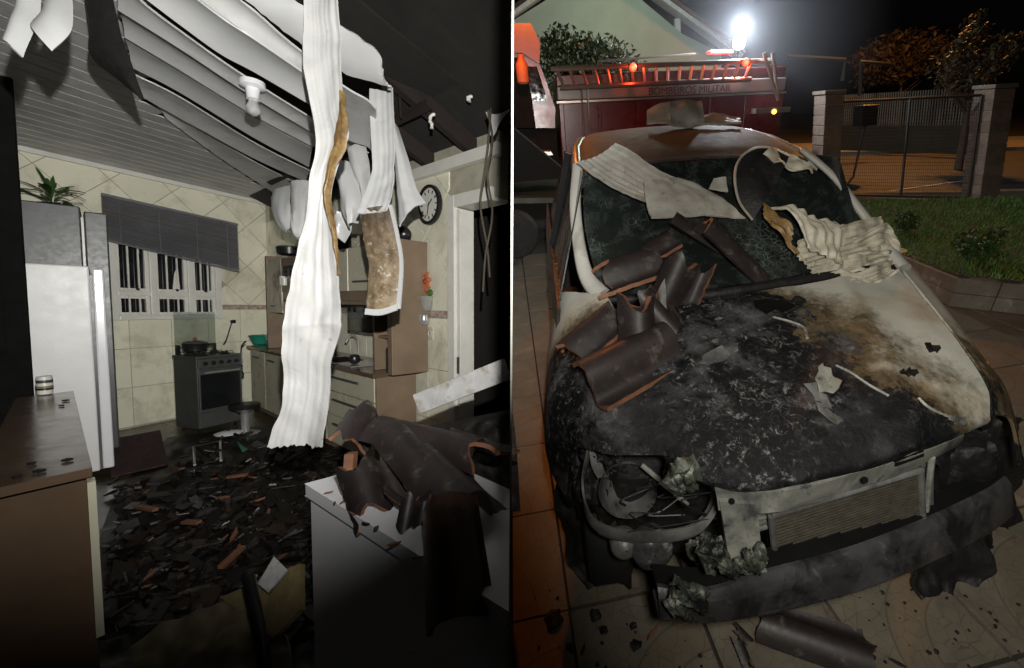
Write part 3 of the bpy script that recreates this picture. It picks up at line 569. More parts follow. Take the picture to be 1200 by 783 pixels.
# --- fridges on the left
fx = nrm((-.60, .80, 0)); fy = nrm((.80, .60, 0))       # along the side panel, out of the door
def fbox(mb, o, x0, x1, y0, y1, z0, z1): return mb.box(o + fx * x0 + fy * y0 + Z * z0, fx * (x1 - x0), fy * (y1 - y0), Z * (z1 - z0))
fo = K.at(121, 612, z=0)
t = thing('white_fridge', 'white fridge with wet speckled side panel behind the brown cabinet', 'fridge', K, fo)
FH = 1.88; p1 = K.at(104, 312, z=FH) * arr((1, 1, 0)); sB = nrm(K.ray(123, 400) * arr((1, 1, 0))); sA = nrm((-sB[1], sB[0], 0))
wS = 1.0
for w_ in np.arange(.3, 1.6, .01):
    if K.px(p1 + sA * w_ + Z * FH)[0] < 20: wS = w_; break
MB().box(p1 + Z * .05, sA * wS, sB * .62, Z * (FH - .05)).part('cabinet', M['white_wet'], t, bevel=.012)
MB().box(p1 - sA * .085 + Z * .06, sA * .07, sB * .62, Z * (FH - .08)).part('door', M['white'], t, bevel=.014)
MB().box(p1 - sA * .016 + sB * .01 + Z * .06, sA * .017, sB * .60, Z * 1.74).part('door_seal', M['grey'], t)
for q in (.06, wS - .1): MB().box(p1 + sA * q + sB * .05, sA * .05, sB * .05, Z * .05).part('foot', M['black'], t)
p2 = K.at(97, 303, t=4.2) * arr((1, 1, 0)); wG = .74; zt = K.at(97, 243, t=4.2)[2]
t = thing('grey_fridge', 'taller dark grey fridge standing behind the white fridge, potted plant on top', 'fridge', K, p2)
sg = nrm(sA + .02 * sB)
MB().box(p2 + Z * .05, sg * wG, sB * .6, Z * (zt - .05)).part('cabinet', M['grey'], t, bevel=.01)
MB().box(p2 - sg * .175 + Z * .05, sg * .155, sB * .6, Z * (zt - .09)).part('door', M['grey'], t, bevel=.012)
MB().box(p2 - sg * .019 + sB * .01 + Z * .06, sg * .017, sB * .58, Z * (zt - .16)).part('door_seal', M['whitepaint'], t)
# plant
pb = arr(K.at(60, 238, t=4.35)); pb[2] = zt
t = thing('potted_plant', 'small leafy potted plant on top of the grey fridge', 'plant', K, pb)
MB().lathe(pb, [(.05, 0), (.085, .0), (.10, .06), (.095, .065), (.08, .05), (.01, .045)], 18).part('pot', M['blackmatte'], t, smooth=40)
for i in range(26):
    a = random.uniform(0, 6.28); el = random.uniform(.1, 1.4); L = random.uniform(.16, .32); d = arr((math.cos(a) * math.cos(el), math.sin(a) * math.cos(el), math.sin(el)))
    s = nrm(np.cross(d, (0, 0, 1.))); st = pb + Z * (.06 + random.uniform(0, .14)) + d * .03
    w = random.uniform(.018, .03); dr = -Z * .05 * random.random()
    G = [[st + d * L * f + dr * f * f * 3 - s * w * g, st + d * L * f + dr * f * f * 3 - Z * .006, st + d * L * f + dr * f * f * 3 + s * w * g] for f, g in ((0, .15), (.25, .75), (.5, 1), (.78, .7), (1, .06))]
    MB().sheet(G, .0015).part('leaf', M['leaf'], t, smooth=60)
MB().tube([pb + Z * .04, pb + Z * .2 + fx * .01], .008, 6).part('stem', M['leaf'], t)
# dark door leaf nearest the lens on the left
dp = K.at(29, 330, t=3.05) * arr((1, 1, 0)); dA = nrm(-K.ray(330, 400)[[1, 0, 2]] * arr((1, -1, 0))); dA = dA if dA[0] < 0 else -dA
t = thing('open_door', 'dark open door leaf at the far left edge of the kitchen', 'door', K, dp)
dN = nrm((-dA[1], dA[0], 0)); dN = dN if dN @ (-dp) > 0 else -dN
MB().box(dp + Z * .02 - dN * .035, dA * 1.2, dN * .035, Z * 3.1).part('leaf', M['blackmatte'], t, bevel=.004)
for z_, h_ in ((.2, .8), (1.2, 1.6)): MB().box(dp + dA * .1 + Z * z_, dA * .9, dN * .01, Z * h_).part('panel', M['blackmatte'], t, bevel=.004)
# --- brown cabinet with can
TZ = .95; cf = [K.at(*q, z=TZ) for q in ((108, 548), (-40, 580), (18, 467), (86, 458))]
t = thing('brown_cabinet', 'wet brown cabinet with glossy top in front of the white fridge', 'cabinet', K, (cf[0] + cf[1]) / 2 * arr((1, 1, 0)))
MB().slab([cf[0], cf[3], cf[2], cf[1]], -Z * .035).part('top', M['brown'], t, bevel=.004)
ins = [cf[0] + (cf[2] - cf[0]) * .045, cf[3] + (cf[1] - cf[3]) * .045, cf[2] + (cf[0] - cf[2]) * .045, cf[1] + (cf[3] - cf[1]) * .045]
MB().slab([p - Z * .036 for p in ins], -Z * (TZ - .04)).part('carcass', M['brown'], t, bevel=.003)
e0 = ins[0] - Z * .06; ev = nrm(ins[3] - ins[0]); en = nrm((ev[1], -ev[0], 0)); en = en if en @ (arr((0, 0, 0)) - e0) > 0 else -en
MB().box(e0 - Z * .8 + en * .002, ev * (np.linalg.norm(ins[3] - ins[0])), en * .016, Z * .8).part('front_board', M['brown'], t, bevel=.003)
e1 = K.at(102, 566, t=1.62); MB().box(e1 - Z * .62, nrm(ins[1] - ins[0]) * .06, -ev * .022, Z * .62).part('edge_strip', M['cream'], t)
cp = K.at(53, 462, z=TZ + .003); t = thing('can', 'small white can with dark and yellow label bands on the brown cabinet', 'can', K, cp)
MB().lathe(cp, [(.03, 0), (.036, .004), (.036, .11), (.033, .118), (.034, .122), (.004, .12)], 24).part('body', M['whitepaint'], t, smooth=40)
for z0_, z1_, m_ in ((.03, .045, 'black'), (.046, .058, 'yellowboard'), (.078, .098, 'grey')):
    MB().lathe(cp, [(.0362, z0_), (.0372, z0_ + .001), (.0372, z1_), (.0362, z1_)], 24, closed=False).part('label_band', M[m_], t, smooth=40)
for i, (x, y) in enumerate([(72, 476), (77, 470), (46, 553), (37, 544), (20, 560), (79, 540)]):
    p = K.at(x, y, z=TZ + .003); MB().cbox(p + Z * .004, random.uniform(.012, .03), random.uniform(.012, .025), .008).thing('char_crumb', M['char'], K, 'small black char crumb lying on the glossy brown cabinet top', 'crumb', 'char crumbs on the brown cabinet')
# --- gas stove
so = .96; sa0, sa1, sz = 1.16, 1.63, .93
def sb(mb, a0, a1, o0, o1, z0, z1): return bbox_(mb, wb, a0, a1, o0, o1, z0, z1)
t = thing('gas_stove', 'grey freestanding gas stove with dark oven window under the kitchen window', 'stove', K, wb(1.4, 0, .7))
OF = 1.14; OB = .72
sb(MB(), sa0, sa1, OB, OF, .06, sz - .03).part('body', M['stove'], t, bevel=.008)
sb(MB(), sa0 - .008, sa1 + .008, OB - .005, OF + .012, sz - .028, sz).part('hob', M['stove'], t, bevel=.005)
pan = sb(MB(), sa0 + .004, sa1 - .004, OF, OF + .03, .79, sz - .03).part('control_panel', M['stove'], t, bevel=.005)
for i in range(5):
    MB().lathe(wb(sa0 + .07 + i * .083, .845, OF + .03), [(.02, 0), (.024, .004), (.022, .022), (.006, .025)], 14, nB).part('knob', M['black'], pan, smooth=40)
dr = sb(MB(), sa0 + .004, sa1 - .004, OF, OF + .025, .26, .775).part('oven_door', M['stove'], t, bevel=.005)
sb(MB(), sa0 + .03, sa1 - .02, OF + .0255, OF + .029, .29, .71).part('oven_window', M['nightglass'], dr)
hn = MB(); hn.tube([wb(sa0 + .05, .735, OF + .06), wb(sa1 - .05, .735, OF + .06)], .013, 10); [hn.tube([wb(x, .735, OF + .024), wb(x, .735, OF + .06)], .009, 8) for x in (sa0 + .07, sa1 - .07)]
hn.part('handle', M['chrome'], dr, smooth=40)
sb(MB(), sa0 + .004, sa1 - .004, OF, OF + .02, .075, .245).part('drawer', M['stove'], t, bevel=.005)
for x in (sa0 + .03, sa1 - .06):
    for o in (OB + .05, OF - .08): sb(MB(), x, x + .03, o, o + .03, 0, .06).part('foot', M['black'], t)
for i, (x, o) in enumerate(((1.27, .83), (1.52, .83), (1.27, 1.03), (1.52, 1.03))):
    bu = MB().lathe(wb(x, sz, o), [(.055, 0), (.06, .012), (.04, .016), (.035, .026), (.004, .028)], 18).part('burner', M['black'], t, smooth=40)
    g = MB()
    for k in range(4):
        an = k * math.pi / 2 + .4; e = arr((math.cos(an), math.sin(an), 0)); g.tube([wb(x, sz + .03, o) + e * .015, wb(x, sz + .034, o) + e * .085, wb(x, sz + .002, o) + e * .09], .005, 6)
    g.part('trivet', M['black'], bu)
lid = thing('glass_stove_lid', 'raised clear glass stove lid standing behind the black pot', 'stove lid', K, wb(1.4, sz, OB))
sb(MB(), sa0 + .02, sa1 - .02, OB + .002, OB + .008, sz + .02, sz + .52).part('pane', thin('clear_glass'), lid, bevel=.002)
for x in (sa0 + .03, sa1 - .06): sb(MB(), x, x + .03, OB - .01, OB + .03, sz + .001, sz + .12).part('hinge', M['black'], lid)
pp = wb(1.48, sz + .035, .86); t = thing('cooking_pot', 'black lidded cooking pot with two handles on the stove', 'pot', K, pp)
MB().lathe(pp, [(.09, 0), (.11, .015), (.118, .10), (.122, .105), (.115, .105), (.01, .10)], 26).part('body', M['black'], t, smooth=40)
ld = MB().lathe(pp + Z * .102, [(.122, .004), (.118, .012), (.07, .032), (.005, .04)], 26).part('lid', M['grey'], t, smooth=40)
MB().lathe(pp + Z * .14, [(.008, 0), (.02, .01), (.022, .026), (.006, .038)], 14).part('knob', M['terra'], ld, smooth=40)
for sgn in (-1, 1):
    e = vK * sgn; MB().tube(cat([pp + Z * .08 + e * .112 + nB * .035, pp + Z * .085 + e * .165 + nB * .025, pp + Z * .085 + e * .165 - nB * .025, pp + Z * .08 + e * .112 - nB * .035], 12), .009, 7).part('handle', M['black'], t, smooth=40)
# plug and lead on the wall, hose by the stove
sk = K.hit(273, 377, wb(0, 0, .01), nB); MB().tube(cat([sk, sk - vK * -.06 - Z * .05 + nB * .05, K.hit(266, 396, wb(0, 0, .2), nB), K.hit(262, 404, wb(0, 0, .25), nB)], 20), .008, 7).thing('stove_lead', M['black'], K, 'black lead running from a wall plug down to the stove', 'lead', smooth=60)
MB().cbox(sk, .05, .05, .05).thing('wall_plug', M['black'], K, 'black plug in the tiled wall right of the window', 'plug', bevel=.006)
MB().tube(cat([K.at(x, y, t=5.6) for x, y in ((288, 400), (283, 406), (283, 420), (284, 434))], 20), .009, 7).thing('hanging_lead', M['black'], K, 'thin black lead hanging down beside the base cabinets', 'lead', smooth=60)
MB().lathe(K.at(283.5, 438, t=5.6), [(.006, .02), (.022, .01), (.022, -.03), (.008, -.04)], 10).thing('lead_plug', M['black'], K, 'black plug on the end of the hanging lead', 'plug', smooth=40)
# --- kitchen units along the right wall
CD = .42; CT = .95
t = thing('base_cabinets', 'cream base cabinets with brown worktop along the tiled wall', 'cabinet', K, wr(2.5, 0, .2))
bbox_(MB(), wr, .62, 4.42, 0.02, CD - .03, .09, CT - .04).part('carcass', M['wood'], t)
bbox_(MB(), wr, .62, 4.42, 0.04, CD - .08, 0, .089).part('plinth', M['wood'], t)
bbox_(MB(), wr, .58, 4.45, 0.02, CD + .02, CT - .039, CT).part('worktop', M['brown'], t, bevel=.004)
for i, (s0, s1) in enumerate(((.66, 1.28), (1.29, 1.9), (1.91, 2.6), (2.61, 3.3))):
    d = bbox_(MB(), wr, s0, s1, CD - .029, CD - .008, .11, CT - .05).part('cabinet_door', M['cream'], t, bevel=.003)
    bbox_(MB(), wr, s0 + .15, s0 + .42, CD - .007, CD + .012, CT - .15, CT - .13).part('handle', M['grey'], d, bevel=.003)
for z0_, z1_ in ((.11, .40), (.41, .66), (.67, .9)):
    d = bbox_(MB(), wr, 3.32, 4.40, CD - .029, CD - .008, z0_, z1_).part('drawer_front', M['cream'], t, bevel=.003)
    bbox_(MB(), wr, 3.5, 4.1, CD - .007, CD + .012, z1_ - .09, z1_ - .07).part('handle', M['grey'], d, bevel=.003)
bbox_(MB(), wr, 4.421, 4.44, .02, CD - .01, .0, CT - .041).part('end_panel', M['wood'], t)
sp = MB(); bbox_(sp, wr, 2.9, 3.9, .06, CD - .02, CT + .001, CT + .016); sp.part('sink_top', M['chrome'], t, bevel=.004)
bbox_(MB(), wr, 3.05, 3.5, .10, CD - .07, CT + .017, CT + .021).part('sink_bowl', M['blackmatte'], t)
tp = [wr(3.3, CT, .07), wr(3.3, CT + .22, .07), wr(3.3, CT + .28, .14), wr(3.3, CT + .2, .2)]; MB().tube(cat(tp, 20), .013, 8).part('tap', M['chrome'], t, smooth=60)
UD = .34
t = thing('wall_units', 'brown and cream upper kitchen units with a tall end panel', 'cabinet', K, wr(2.6, 1.0, .15))
bbox_(MB(), wr, 1.25, 4.58, .02, UD - .02, 1.62, 2.16).part('carcass', M['wood'], t, bevel=.004)
bbox_(MB(), wr, 4.581, 4.66, .02, UD + .03, CT + .004, 2.18).part('end_panel', M['wood'], t, bevel=.003, label='tall brown end panel nearest the doorway')
bbox_(MB(), wr, 1.20, 1.249, .02, UD + .01, CT + .004, 2.22).part('end_panel', M['wood'], t, bevel=.003)
bbox_(MB(), wr, 2.10, 2.14, .02, UD - .01, CT + .004, 1.619).part('upright', M['wood'], t, bevel=.003)
for i, (s0, s1, zz, m_) in enumerate(((1.27, 1.78, 1.45, 'cream_burnt'), (1.8, 2.3, 1.72, 'wood'), (2.32, 2.98, 1.72, 'cream'), (3.0, 3.72, 1.72, 'cream'), (3.74, 4.56, 1.72, 'cream'))):
    d = bbox_(MB(), wr, s0, s1, UD - .019, UD, zz, 2.15).part('cabinet_door', M[m_], t, bevel=.003, label='cream door with dripping burn marks' if i == 0 else None)
    if i != 1: bbox_(MB(), wr, s0 + .12, s1 - .2, UD + .001, UD + .018, zz + .08, zz + .1).part('handle', M['grey'], d, bevel=.003)
    else: bbox_(MB(), wr, s0 + .08, s1 - .08, UD + .001, UD + .004, 1.86, 2.05).part('glass_panel', M['nightglass'], d)
bbox_(MB(), wr, 2.32, 4.56, .05, UD - .03, 1.58, 1.619).part('light_pelmet', M['wood'], t)
bbox_(MB(), wr, 4.2, 4.575, .06, UD - .05, CT + .32, CT + .34).part('shelf', M['wood'], t)
bbox_(MB(), wr, 4.20, 4.23, .02, UD - .02, CT + .004, 1.57).part('upright', M['wood'], t)
_hb = K.hit(306, 404, wr(0, 0, .24), nR); _sb = (_hb - cK) @ uK; _hc = K.hit(321, 400, wr(0, 0, .2), nR); _sc = (_hc - cK) @ uK
for (s, o, r, h, m_, nm, lb, ct) in ((_sb, .24, .13, .13, 'green', 'plastic_bowl', 'green plastic bowl on the far end of the worktop', 'bowl'),):
    MB().lathe(wr(s, CT + .003, o), [(.08, 0), (.1, .01), (.15, h), (.155, h + .005), (.145, h), (.09, .02), (.004, .015)], 24).thing(nm, M[m_], K, lb, ct, smooth=40)
kp = wr(_sc, CT + .003, .16); t = thing('coffee_maker', 'dark coffee maker behind the green bowl', 'coffee maker', K, kp)
MB().lathe(kp, [(.08, 0), (.085, .02), (.085, .04), (.06, .05)], 20).part('base', M['black'], t, smooth=40)
MB().lathe(kp + Z * .05, [(.05, 0), (.08, .03), (.08, .12), (.055, .15), (.06, .16), (.01, .16)], 20).part('jug', M['nightglass'], t, smooth=40)
MB().lathe(kp + Z * .215, [(.085, 0), (.09, .02), (.085, .12), (.05, .14), (.004, .145)], 20).part('tank', M['black'], t, smooth=40)
MB().tube(cat([kp + Z * .07 + nR * .08, kp + Z * .1 + nR * .13, kp + Z * .17 + nR * .12, kp + Z * .19 + nR * .07], 12), .01, 7).part('handle', M['chrome'], t, smooth=40)
TP = 2.163
for i, (s, w, h, m_, lb) in enumerate(((2.95, .07, .26, 'red', 'tall dark red book standing on the wall units'), (3.04, .05, .22, 'red', 'shorter dark red book beside the tall one'), (2.86, .05, .2, 'whitepaint', 'pale box standing left of the red books'), (3.11, .06, .24, 'black', 'black book right of the red books'))):
    tb = thing('book', lb, 'book', K, wr(s, TP, .15)); bbox_(MB(), wr, s, s + w, .06, .25, TP, TP + h).part('cover', M[m_], tb, bevel=.003); bbox_(MB(), wr, s + .006, s + w - .006, .07, .256, TP + .006, TP + h + .002).part('pages', M['whitepaint'], tb)
t = thing('stereo', 'black rounded portable stereo on the end of the wall units', 'stereo', K, wr(4.3, TP, .15))
MB().tube(cat([wr(4.0, TP + .085, .16), wr(4.12, TP + .085, .18), wr(4.4, TP + .085, .18), wr(4.58, TP + .085, .16)], 16), [.03, .06, .078, .083, .084, .084, .084, .084, .084, .084, .084, .084, .083, .078, .06, .03], 18).part('body', M['black'], t, smooth=60)
MB().lathe(wr(4.36, TP + .085, .255), [(.004, .012), (.03, .012), (.042, 0), (.044, -.01)], 20, nR).part('speaker_cone', M['chrome'], t, smooth=40)
t = thing('pan', 'black pan with a green lid on the far end of the wall units', 'pan', K, wr(1.55, TP, .17))
MB().lathe(wr(1.55, TP + .06, .17), [(.1, 0), (.14, .02), (.15, .1), (.14, .1), (.004, .08)], 22).part('body', M['black'], t, smooth=40)
MB().lathe(wr(1.55, TP + .163, .17), [(.15, 0), (.12, .02), (.004, .03)], 22).part('lid', M['leafpale'], t, smooth=40)
for i, (s, h, lb) in enumerate(((2.0, .1, 'small white cup nearer the glass door shelf'), (1.93, .12, 'taller white cup on the open shelf'))):
    MB().lathe(wr(s, 1.80, UD + .03), [(.02, 0), (.03, .01), (.033, h), (.028, h), (.004, .02)], 14).thing('cup', M['whitepaint'], K, lb, 'cup', smooth=40)
MB().lathe(wr(3.75, CT + .02, .3), [(.03, 0), (.05, .02), (.055, .06), (.04, .09), (.004, .1)], 16).thing('black_jug', M['black'], K, 'small black jug at the edge of the sink', 'jug', smooth=40)
MB().lathe(wr(4.3, CT + .002, .2), [(.045, 0), (.045, .2), (.035, .22), (.004, .225)], 14).thing('canister', M['black'], K, 'black canister in the open end shelf of the units', 'canister', smooth=40)
bbox_(MB(), wr, 3.55, 4.15, .03, UD - .06, 1.30, 1.57).thing('microwave', M['nightglass'], K, 'dark microwave under the wall units behind the scorched strip', 'microwave', bevel=.008)
# flower decoration, socket
fc = K.hit(500, 330, wr(0, 0, .03), nR); t = thing('flower_ornament', 'orange cloth flower with green leaves on the tiled wall', 'ornament', K, fc - Z * .2)
for i in range(8):
    a = i * math.pi / 4 + .2; e = uK * math.cos(a) + Z * math.sin(a); s = np.cross(e, nR)
    G = [[fc + e * L + s * w + nR * z_, fc + e * L + nR * (z_ + .01), fc + e * L - s * w + nR * z_] for L, w, z_ in ((.01, .01, .01), (.045, .03, .03), (.08, .025, .025), (.105, .003, .01))]
    MB().sheet(G, .002).part('petal', M['orange'], t, smooth=60)
MB().lathe(fc + nR * .02, [(.025, 0), (.02, .015), (.004, .02)], 12, nR).part('flower_centre', M['red'], t, smooth=60)
for sx in (-1, 1):
    G = [[fc - Z * .1 + uK * sx * L - Z * (.01 + w), fc - Z * .1 + uK * sx * L + nR * .02, fc - Z * .1 + uK * sx * L + Z * w] for L, w in ((0, .01), (.04, .028), (.08, .024), (.11, .004))]
    MB().sheet(G, .002).part('leaf', M['leafpale'], t, smooth=60)
MB().lathe(fc - Z * .28, [(.03, 0), (.055, .03), (.06, .1), (.075, .14), (.065, .14), (.01, .05)], 16).part('vase', glass('vase_glass', (.7, .72, .68), .7, .15), t, smooth=40)
MB().lathe(fc - Z * .36 + nR * .03, [(.01, -.06), (.045, -.04), (.05, 0), (.04, .05), (.01, .06)], 14).thing('chrome_hook_ornament', M['chrome'], K, 'small chrome and black bell ornament under the flower', 'ornament', smooth=60)
sk = K.hit(505, 391, wr(0, 0, .0), nR); t = thing('wall_socket', 'cream wall socket on the tiles below the flower', 'socket', K, sk - Z * .06)
MB().box(sk - uK * .05 - Z * .06, uK * .1, nR * .012, Z * .12).part('plate', M['cream'], t, bevel=.004); MB().lathe(sk + nR * .012, [(.03, 0), (.03, .003), (.024, .003), (.022, -.004), (.004, -.004)], 16, nR).part('outlet', M['whitepaint'], t, smooth=30)
# --- doorway on the right: frame and dark opening
t = thing('door_frame', 'white painted door frame with dark open doorway', 'door frame', K, wr(5.05, 0, 0))
bbox_(MB(), wr, 4.985, 5.09, -.16, .025, 0, 2.56).part('jamb', M['whitepaint'], t, bevel=.006)
bbox_(MB(), wr, 5.091, 5.14, -.15, .0, 0, 2.44).part('stop', M['whitepaint'], t, bevel=.005)
bbox_(MB(), wr, 5.091, 5.59, -.16, .025, 2.45, 2.56).part('head', M['whitepaint'], t, bevel=.006)
bbox_(MB(), wr, 5.1, 5.13, .0005, .008, .98, 1.13).part('strike_plate', M['grey'], t)
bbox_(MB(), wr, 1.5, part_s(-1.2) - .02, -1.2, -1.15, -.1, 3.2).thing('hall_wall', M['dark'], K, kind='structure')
# --- floor things
st = K.at(288, 508, z=0); t = thing('chrome_stool', 'small chrome stool with round black seat on the kitchen floor', 'stool', K, st)
H = .36; MB().lathe(st + Z * (H - .05), [(.1, 0), (.15, .01), (.155, .045), (.14, .055), (.004, .058)], 24).part('seat', M['black'], t, smooth=40)
MB().lathe(st + Z * .02, [(.045, 0), (.045, H - .13), (.11, H - .075), (.12, H - .071), (.004, H - .07)], 20).part('column', M['chrome'], t, smooth=40)
MB().lathe(st, [(.14, 0), (.145, .01), (.05, .03), (.02, .035)], 24).part('base', M['chrome'], t, smooth=40)
lp = K.at(268, 508, z=.05); t = thing('pot_lid', 'white enamel pot lid with black knob lying on the floor', 'lid', K, lp)
MB().lathe(lp, [(.13, 0), (.135, .008), (.08, .025), (.004, .03)], 24).part('disc', M['white'], t, smooth=40); MB().lathe(lp + Z * .03, [(.01, 0), (.02, .012), (.02, .03), (.004, .035)], 12).part('knob', M['black'], t, smooth=40)
rg = [K.at(x, y, z=.006) for x, y in ((128, 516), (188, 505), (196, 545), (130, 560))]; MB().slab(rg[::-1] if np.cross(rg[1] - rg[0], rg[2] - rg[1])[2] < 0 else rg, Z * .012).thing('rug', M['rug'], K, 'dark red patterned rug on the wet floor beside the fridge', 'rug', bevel=.003)
# wet ash crust in lumps
def lump(F, pts, h, name, m_, n=40, s=3., seed=0, **k):
    G = surf(pts, n, n)
    for i in range(n):
        for j in range(n):
            e = min(1, 6 * min(i, j, n - 1 - i, n - 1 - j) / n); q = G[i, j]; G[i, j] = q + arr((0, 0, e * h * max(0, .35 + nz(q, s, seed) + .6 * nz(q, s * 3, seed)) + .002))
    return MB().sheet(G, .003).thing(name, M[m_], F, smooth=80, **k)
lump(K, [[K.at(x, y, z=-.02) for x, y in r] for r in (((196, 513), (300, 500), (420, 492), (560, 500)), ((140, 575), (260, 580), (400, 580), (585, 580)), ((100, 690), (240, 690), (380, 690), (570, 690)), ((60, 860), (240, 860), (380, 860), (570, 860)))], .09, 'ash_debris', 'mud', 90, 3., label='black wet ash and debris covering the kitchen floor', cat='debris', kind='stuff')
# terracotta shards
def shard_mesh(i, L, w, mats):
    random.seed(100 + i); k = random.choice((4, 5)); a = [(random.uniform(.6, 1) * math.cos(q * 6.283 / k + .4), random.uniform(.6, 1) * math.sin(q * 6.283 / k + .4)) for q in range(k)]
    return MB().slab([(x * L / 2, y * w / 2, 0) for x, y in a], (0, 0, .013), 0, 0).mesh('shard', mats, (0, 0, 0))
SH = [shard_mesh(i, random.uniform(.05, .17), random.uniform(.02, .06), [M['terra'] if i % 2 else M['glaze']]) for i in range(8)]
def put(F, name, me, loc, eul, label, cat_, group=None, scale=1.):
    o = bpy.data.objects.new(name, me); COL.objects.link(o)
    from mathutils import Euler
    o.matrix_world = F.M @ Matrix.Translation([float(c) for c in loc]) @ Euler([rad(a) for a in eul]).to_matrix().to_4x4() @ Matrix.Scale(scale, 4)
    return tag(o, label, cat_, group)
random.seed(11)
for i in range(50):
    x, y = random.uniform(150, 400), random.uniform(515, 700)
    if x < 200 and y < 560 or (x > 350 and y > 560): continue
    put(K, 'tile_shard', SH[i % 8], K.at(x, y, z=random.uniform(.05, .09)), (random.uniform(-25, 25), random.uniform(-25, 25), random.uniform(0, 360)), 'broken orange roof tile shard in the ash on the kitchen floor', 'tile shard', 'tile shards on the kitchen floor', random.choice((.4, .5, .6, .8, 1.1)))
for i, (x, y, sx, sy) in enumerate(((268, 655, 26, -24), (176, 596, 20, 4), (280, 558, 22, -3), (228, 612, 18, 0))):
    a, b = K.at(x - sx / 2, y - sy / 2, z=.1), K.at(x + sx / 2, y + sy / 2, z=.12); MB().box(a, b - a, nrm(np.cross(b - a, Z)) * .035, Z * .02).thing('tile_sliver', M['terra'], K, ('long orange tile sliver nearest the yellow board', 'orange tile sliver beside the rug', 'orange tile sliver below the pot lid', 'orange sliver in the middle of the ash heap')[i], 'tile sliver')
random.seed(91); db = MB()
for i in range(1500):
    x, y = random.uniform(130, 420), random.uniform(508, 740)
    if (x < 205 and y < 560) or (x < 235 and y < 535): continue
    c = K.at(x, y, z=random.uniform(.0, .07) + .05 * max(0, noise.noise(Vector((x * .02, y * .02, 1))))); L = random.choice((.03, .04, .06, .09, .14)) * random.uniform(.6, 1.2); k = random.choice((4, 5)); ax = nrm([random.uniform(-1, 1), random.uniform(-1, 1), random.uniform(-.5, .5)]); ay = nrm(np.cross(ax, [random.uniform(-.5, .5), random.uniform(-.5, .5), 1])); an = np.cross(ax, ay)
    an = an if an[2] > 0 else -an
    pts = [c + ax * L * random.uniform(.5, 1) * math.cos(6.283 * q / k) + ay * L * random.uniform(.25, .6) * math.sin(6.283 * q / k) for q in range(k)]
    db.slab(pts if np.cross(pts[1] - pts[0], pts[2] - pts[1]) @ an > 0 else pts[::-1], an * random.uniform(.006, .016), random.choice((0, 0, 0, 1, 1, 2)))
db.thing('floor_rubble', [M['mud'], mat('wet_black_rubble', (.012, .010, .009), .4, var=.4, scale=12), mat('wet_brown_rubble', (.035, .018, .01), .45, var=.4, scale=12)], K, 'dense wet dark rubble strewn over the kitchen floor', 'rubble', kind='stuff')
# toppled metal rack by the stove, green scrap
MB().tube([K.at(x, y, z=z_) for x, y, z_ in ((228, 545, 0.05), (227, 524, .12), (258, 517, .12), (259, 540, .05))], .012, 8).thing('bent_metal_frame', M['chrome'], K, 'thin bent metal frame lying in front of the stove', 'metal frame', smooth=40)
MB().sheet(surf([[K.at(276, 515, z=.08), K.at(284, 522, z=.1)], [K.at(284, 530, z=.1), K.at(290, 526, z=.14)]], 8, 8), .006).thing('green_scrap', M['green'], K, 'small green plastic scrap on the floor by the stool', 'scrap', smooth=60)
# yellow board, wet cloth, chair leg at the bottom
yb = [K.at(x, y, z=z_) for x, y, z_ in ((258, 700, .42), (352, 660, .55), (352, 715, .42), (320, 748, .35))]
MB().slab(yb, nrm(np.cross(yb[1] - yb[0], yb[3] - yb[0])) * .025).thing('yellow_board', M['yellowboard'], K, 'wet yellowish board leaning in front of the white freezer', 'board', bevel=.003)
wt_ = [K.at(x, y, z=z_) for x, y, z_ in ((302, 684, .52), (321, 652, .58), (337, 668, .54), (314, 694, .5))]
MB().slab(wt_, nrm(np.cross(wt_[1] - wt_[0], wt_[3] - wt_[0])) * .012).thing('white_board_corner', M['steelwhite'], K, 'pale broken board corner poking up behind the yellow board', 'board')
G = surf([[K.at(150, 760, z=.3), K.at(190, 735, z=.34), K.at(250, 708, z=.4), K.at(300, 690, z=.42)], [K.at(160, 800, z=.25), K.at(220, 770, z=.3), K.at(280, 745, z=.34), K.at(330, 735, z=.36)], [K.at(160, 850, z=.2), K.at(230, 820, z=.22), K.at(300, 800, z=.24), K.at(345, 790, z=.26)]], 40, 40)
for i in range(40):
    for j in range(40): G[i, j] += Z * (.05 * nz(G[i, j], 7, 3) + .02 * nz(G[i, j], 18, 5))
MB().sheet(G, .012).thing('wet_cloth', M['cloth'], K, 'crumpled wet beige cloth at the bottom of the kitchen', 'cloth', smooth=70)
MB().tube([K.at(291, 676, t=1.55), K.at(303, 735, t=1.45), K.at(312, 790, t=1.4)], .02, 10).thing('black_chair_leg', M['black'], K, 'black metal chair leg standing before the yellow board', 'chair leg', smooth=40)
# --- white freezer in the foreground
FZ = .9; f0, f1, f2 = K.at(357, 581, z=FZ), K.at(398, 553, z=FZ), K.at(640, 785, z=FZ)
pr_ = K.at(596, 740, z=FZ)
f3 = f1 + (pr_ - f0) * 1.0
t = thing('chest_freezer', 'white chest freezer with debris on its lid in the foreground', 'freezer', K, (f0 + pr_) / 2 * arr((1, 1, 0)))
e = nrm(pr_ - f0); L0 = np.linalg.norm(pr_ - f0); nn = nrm((-e[1], e[0], 0)); nn = nn if nn @ (f1 - f0) > 0 else -nn
s1 = K.at(597, 600, t=1) ; pd = nrm((K.at(599, 391, t=2) - K.at(599, 391, t=1)) * arr((1, 1, 0)))
far = [f0 + nn * .52 + e * .02, f0 + nn * .52 + e * (L0 * .5)]
top = [f0, pr_, pr_ + pd * .62, f0 + nn * .46 + e * .03]
MB().slab(top, Z * .045).part('lid', M['white'], t, bevel=.01)
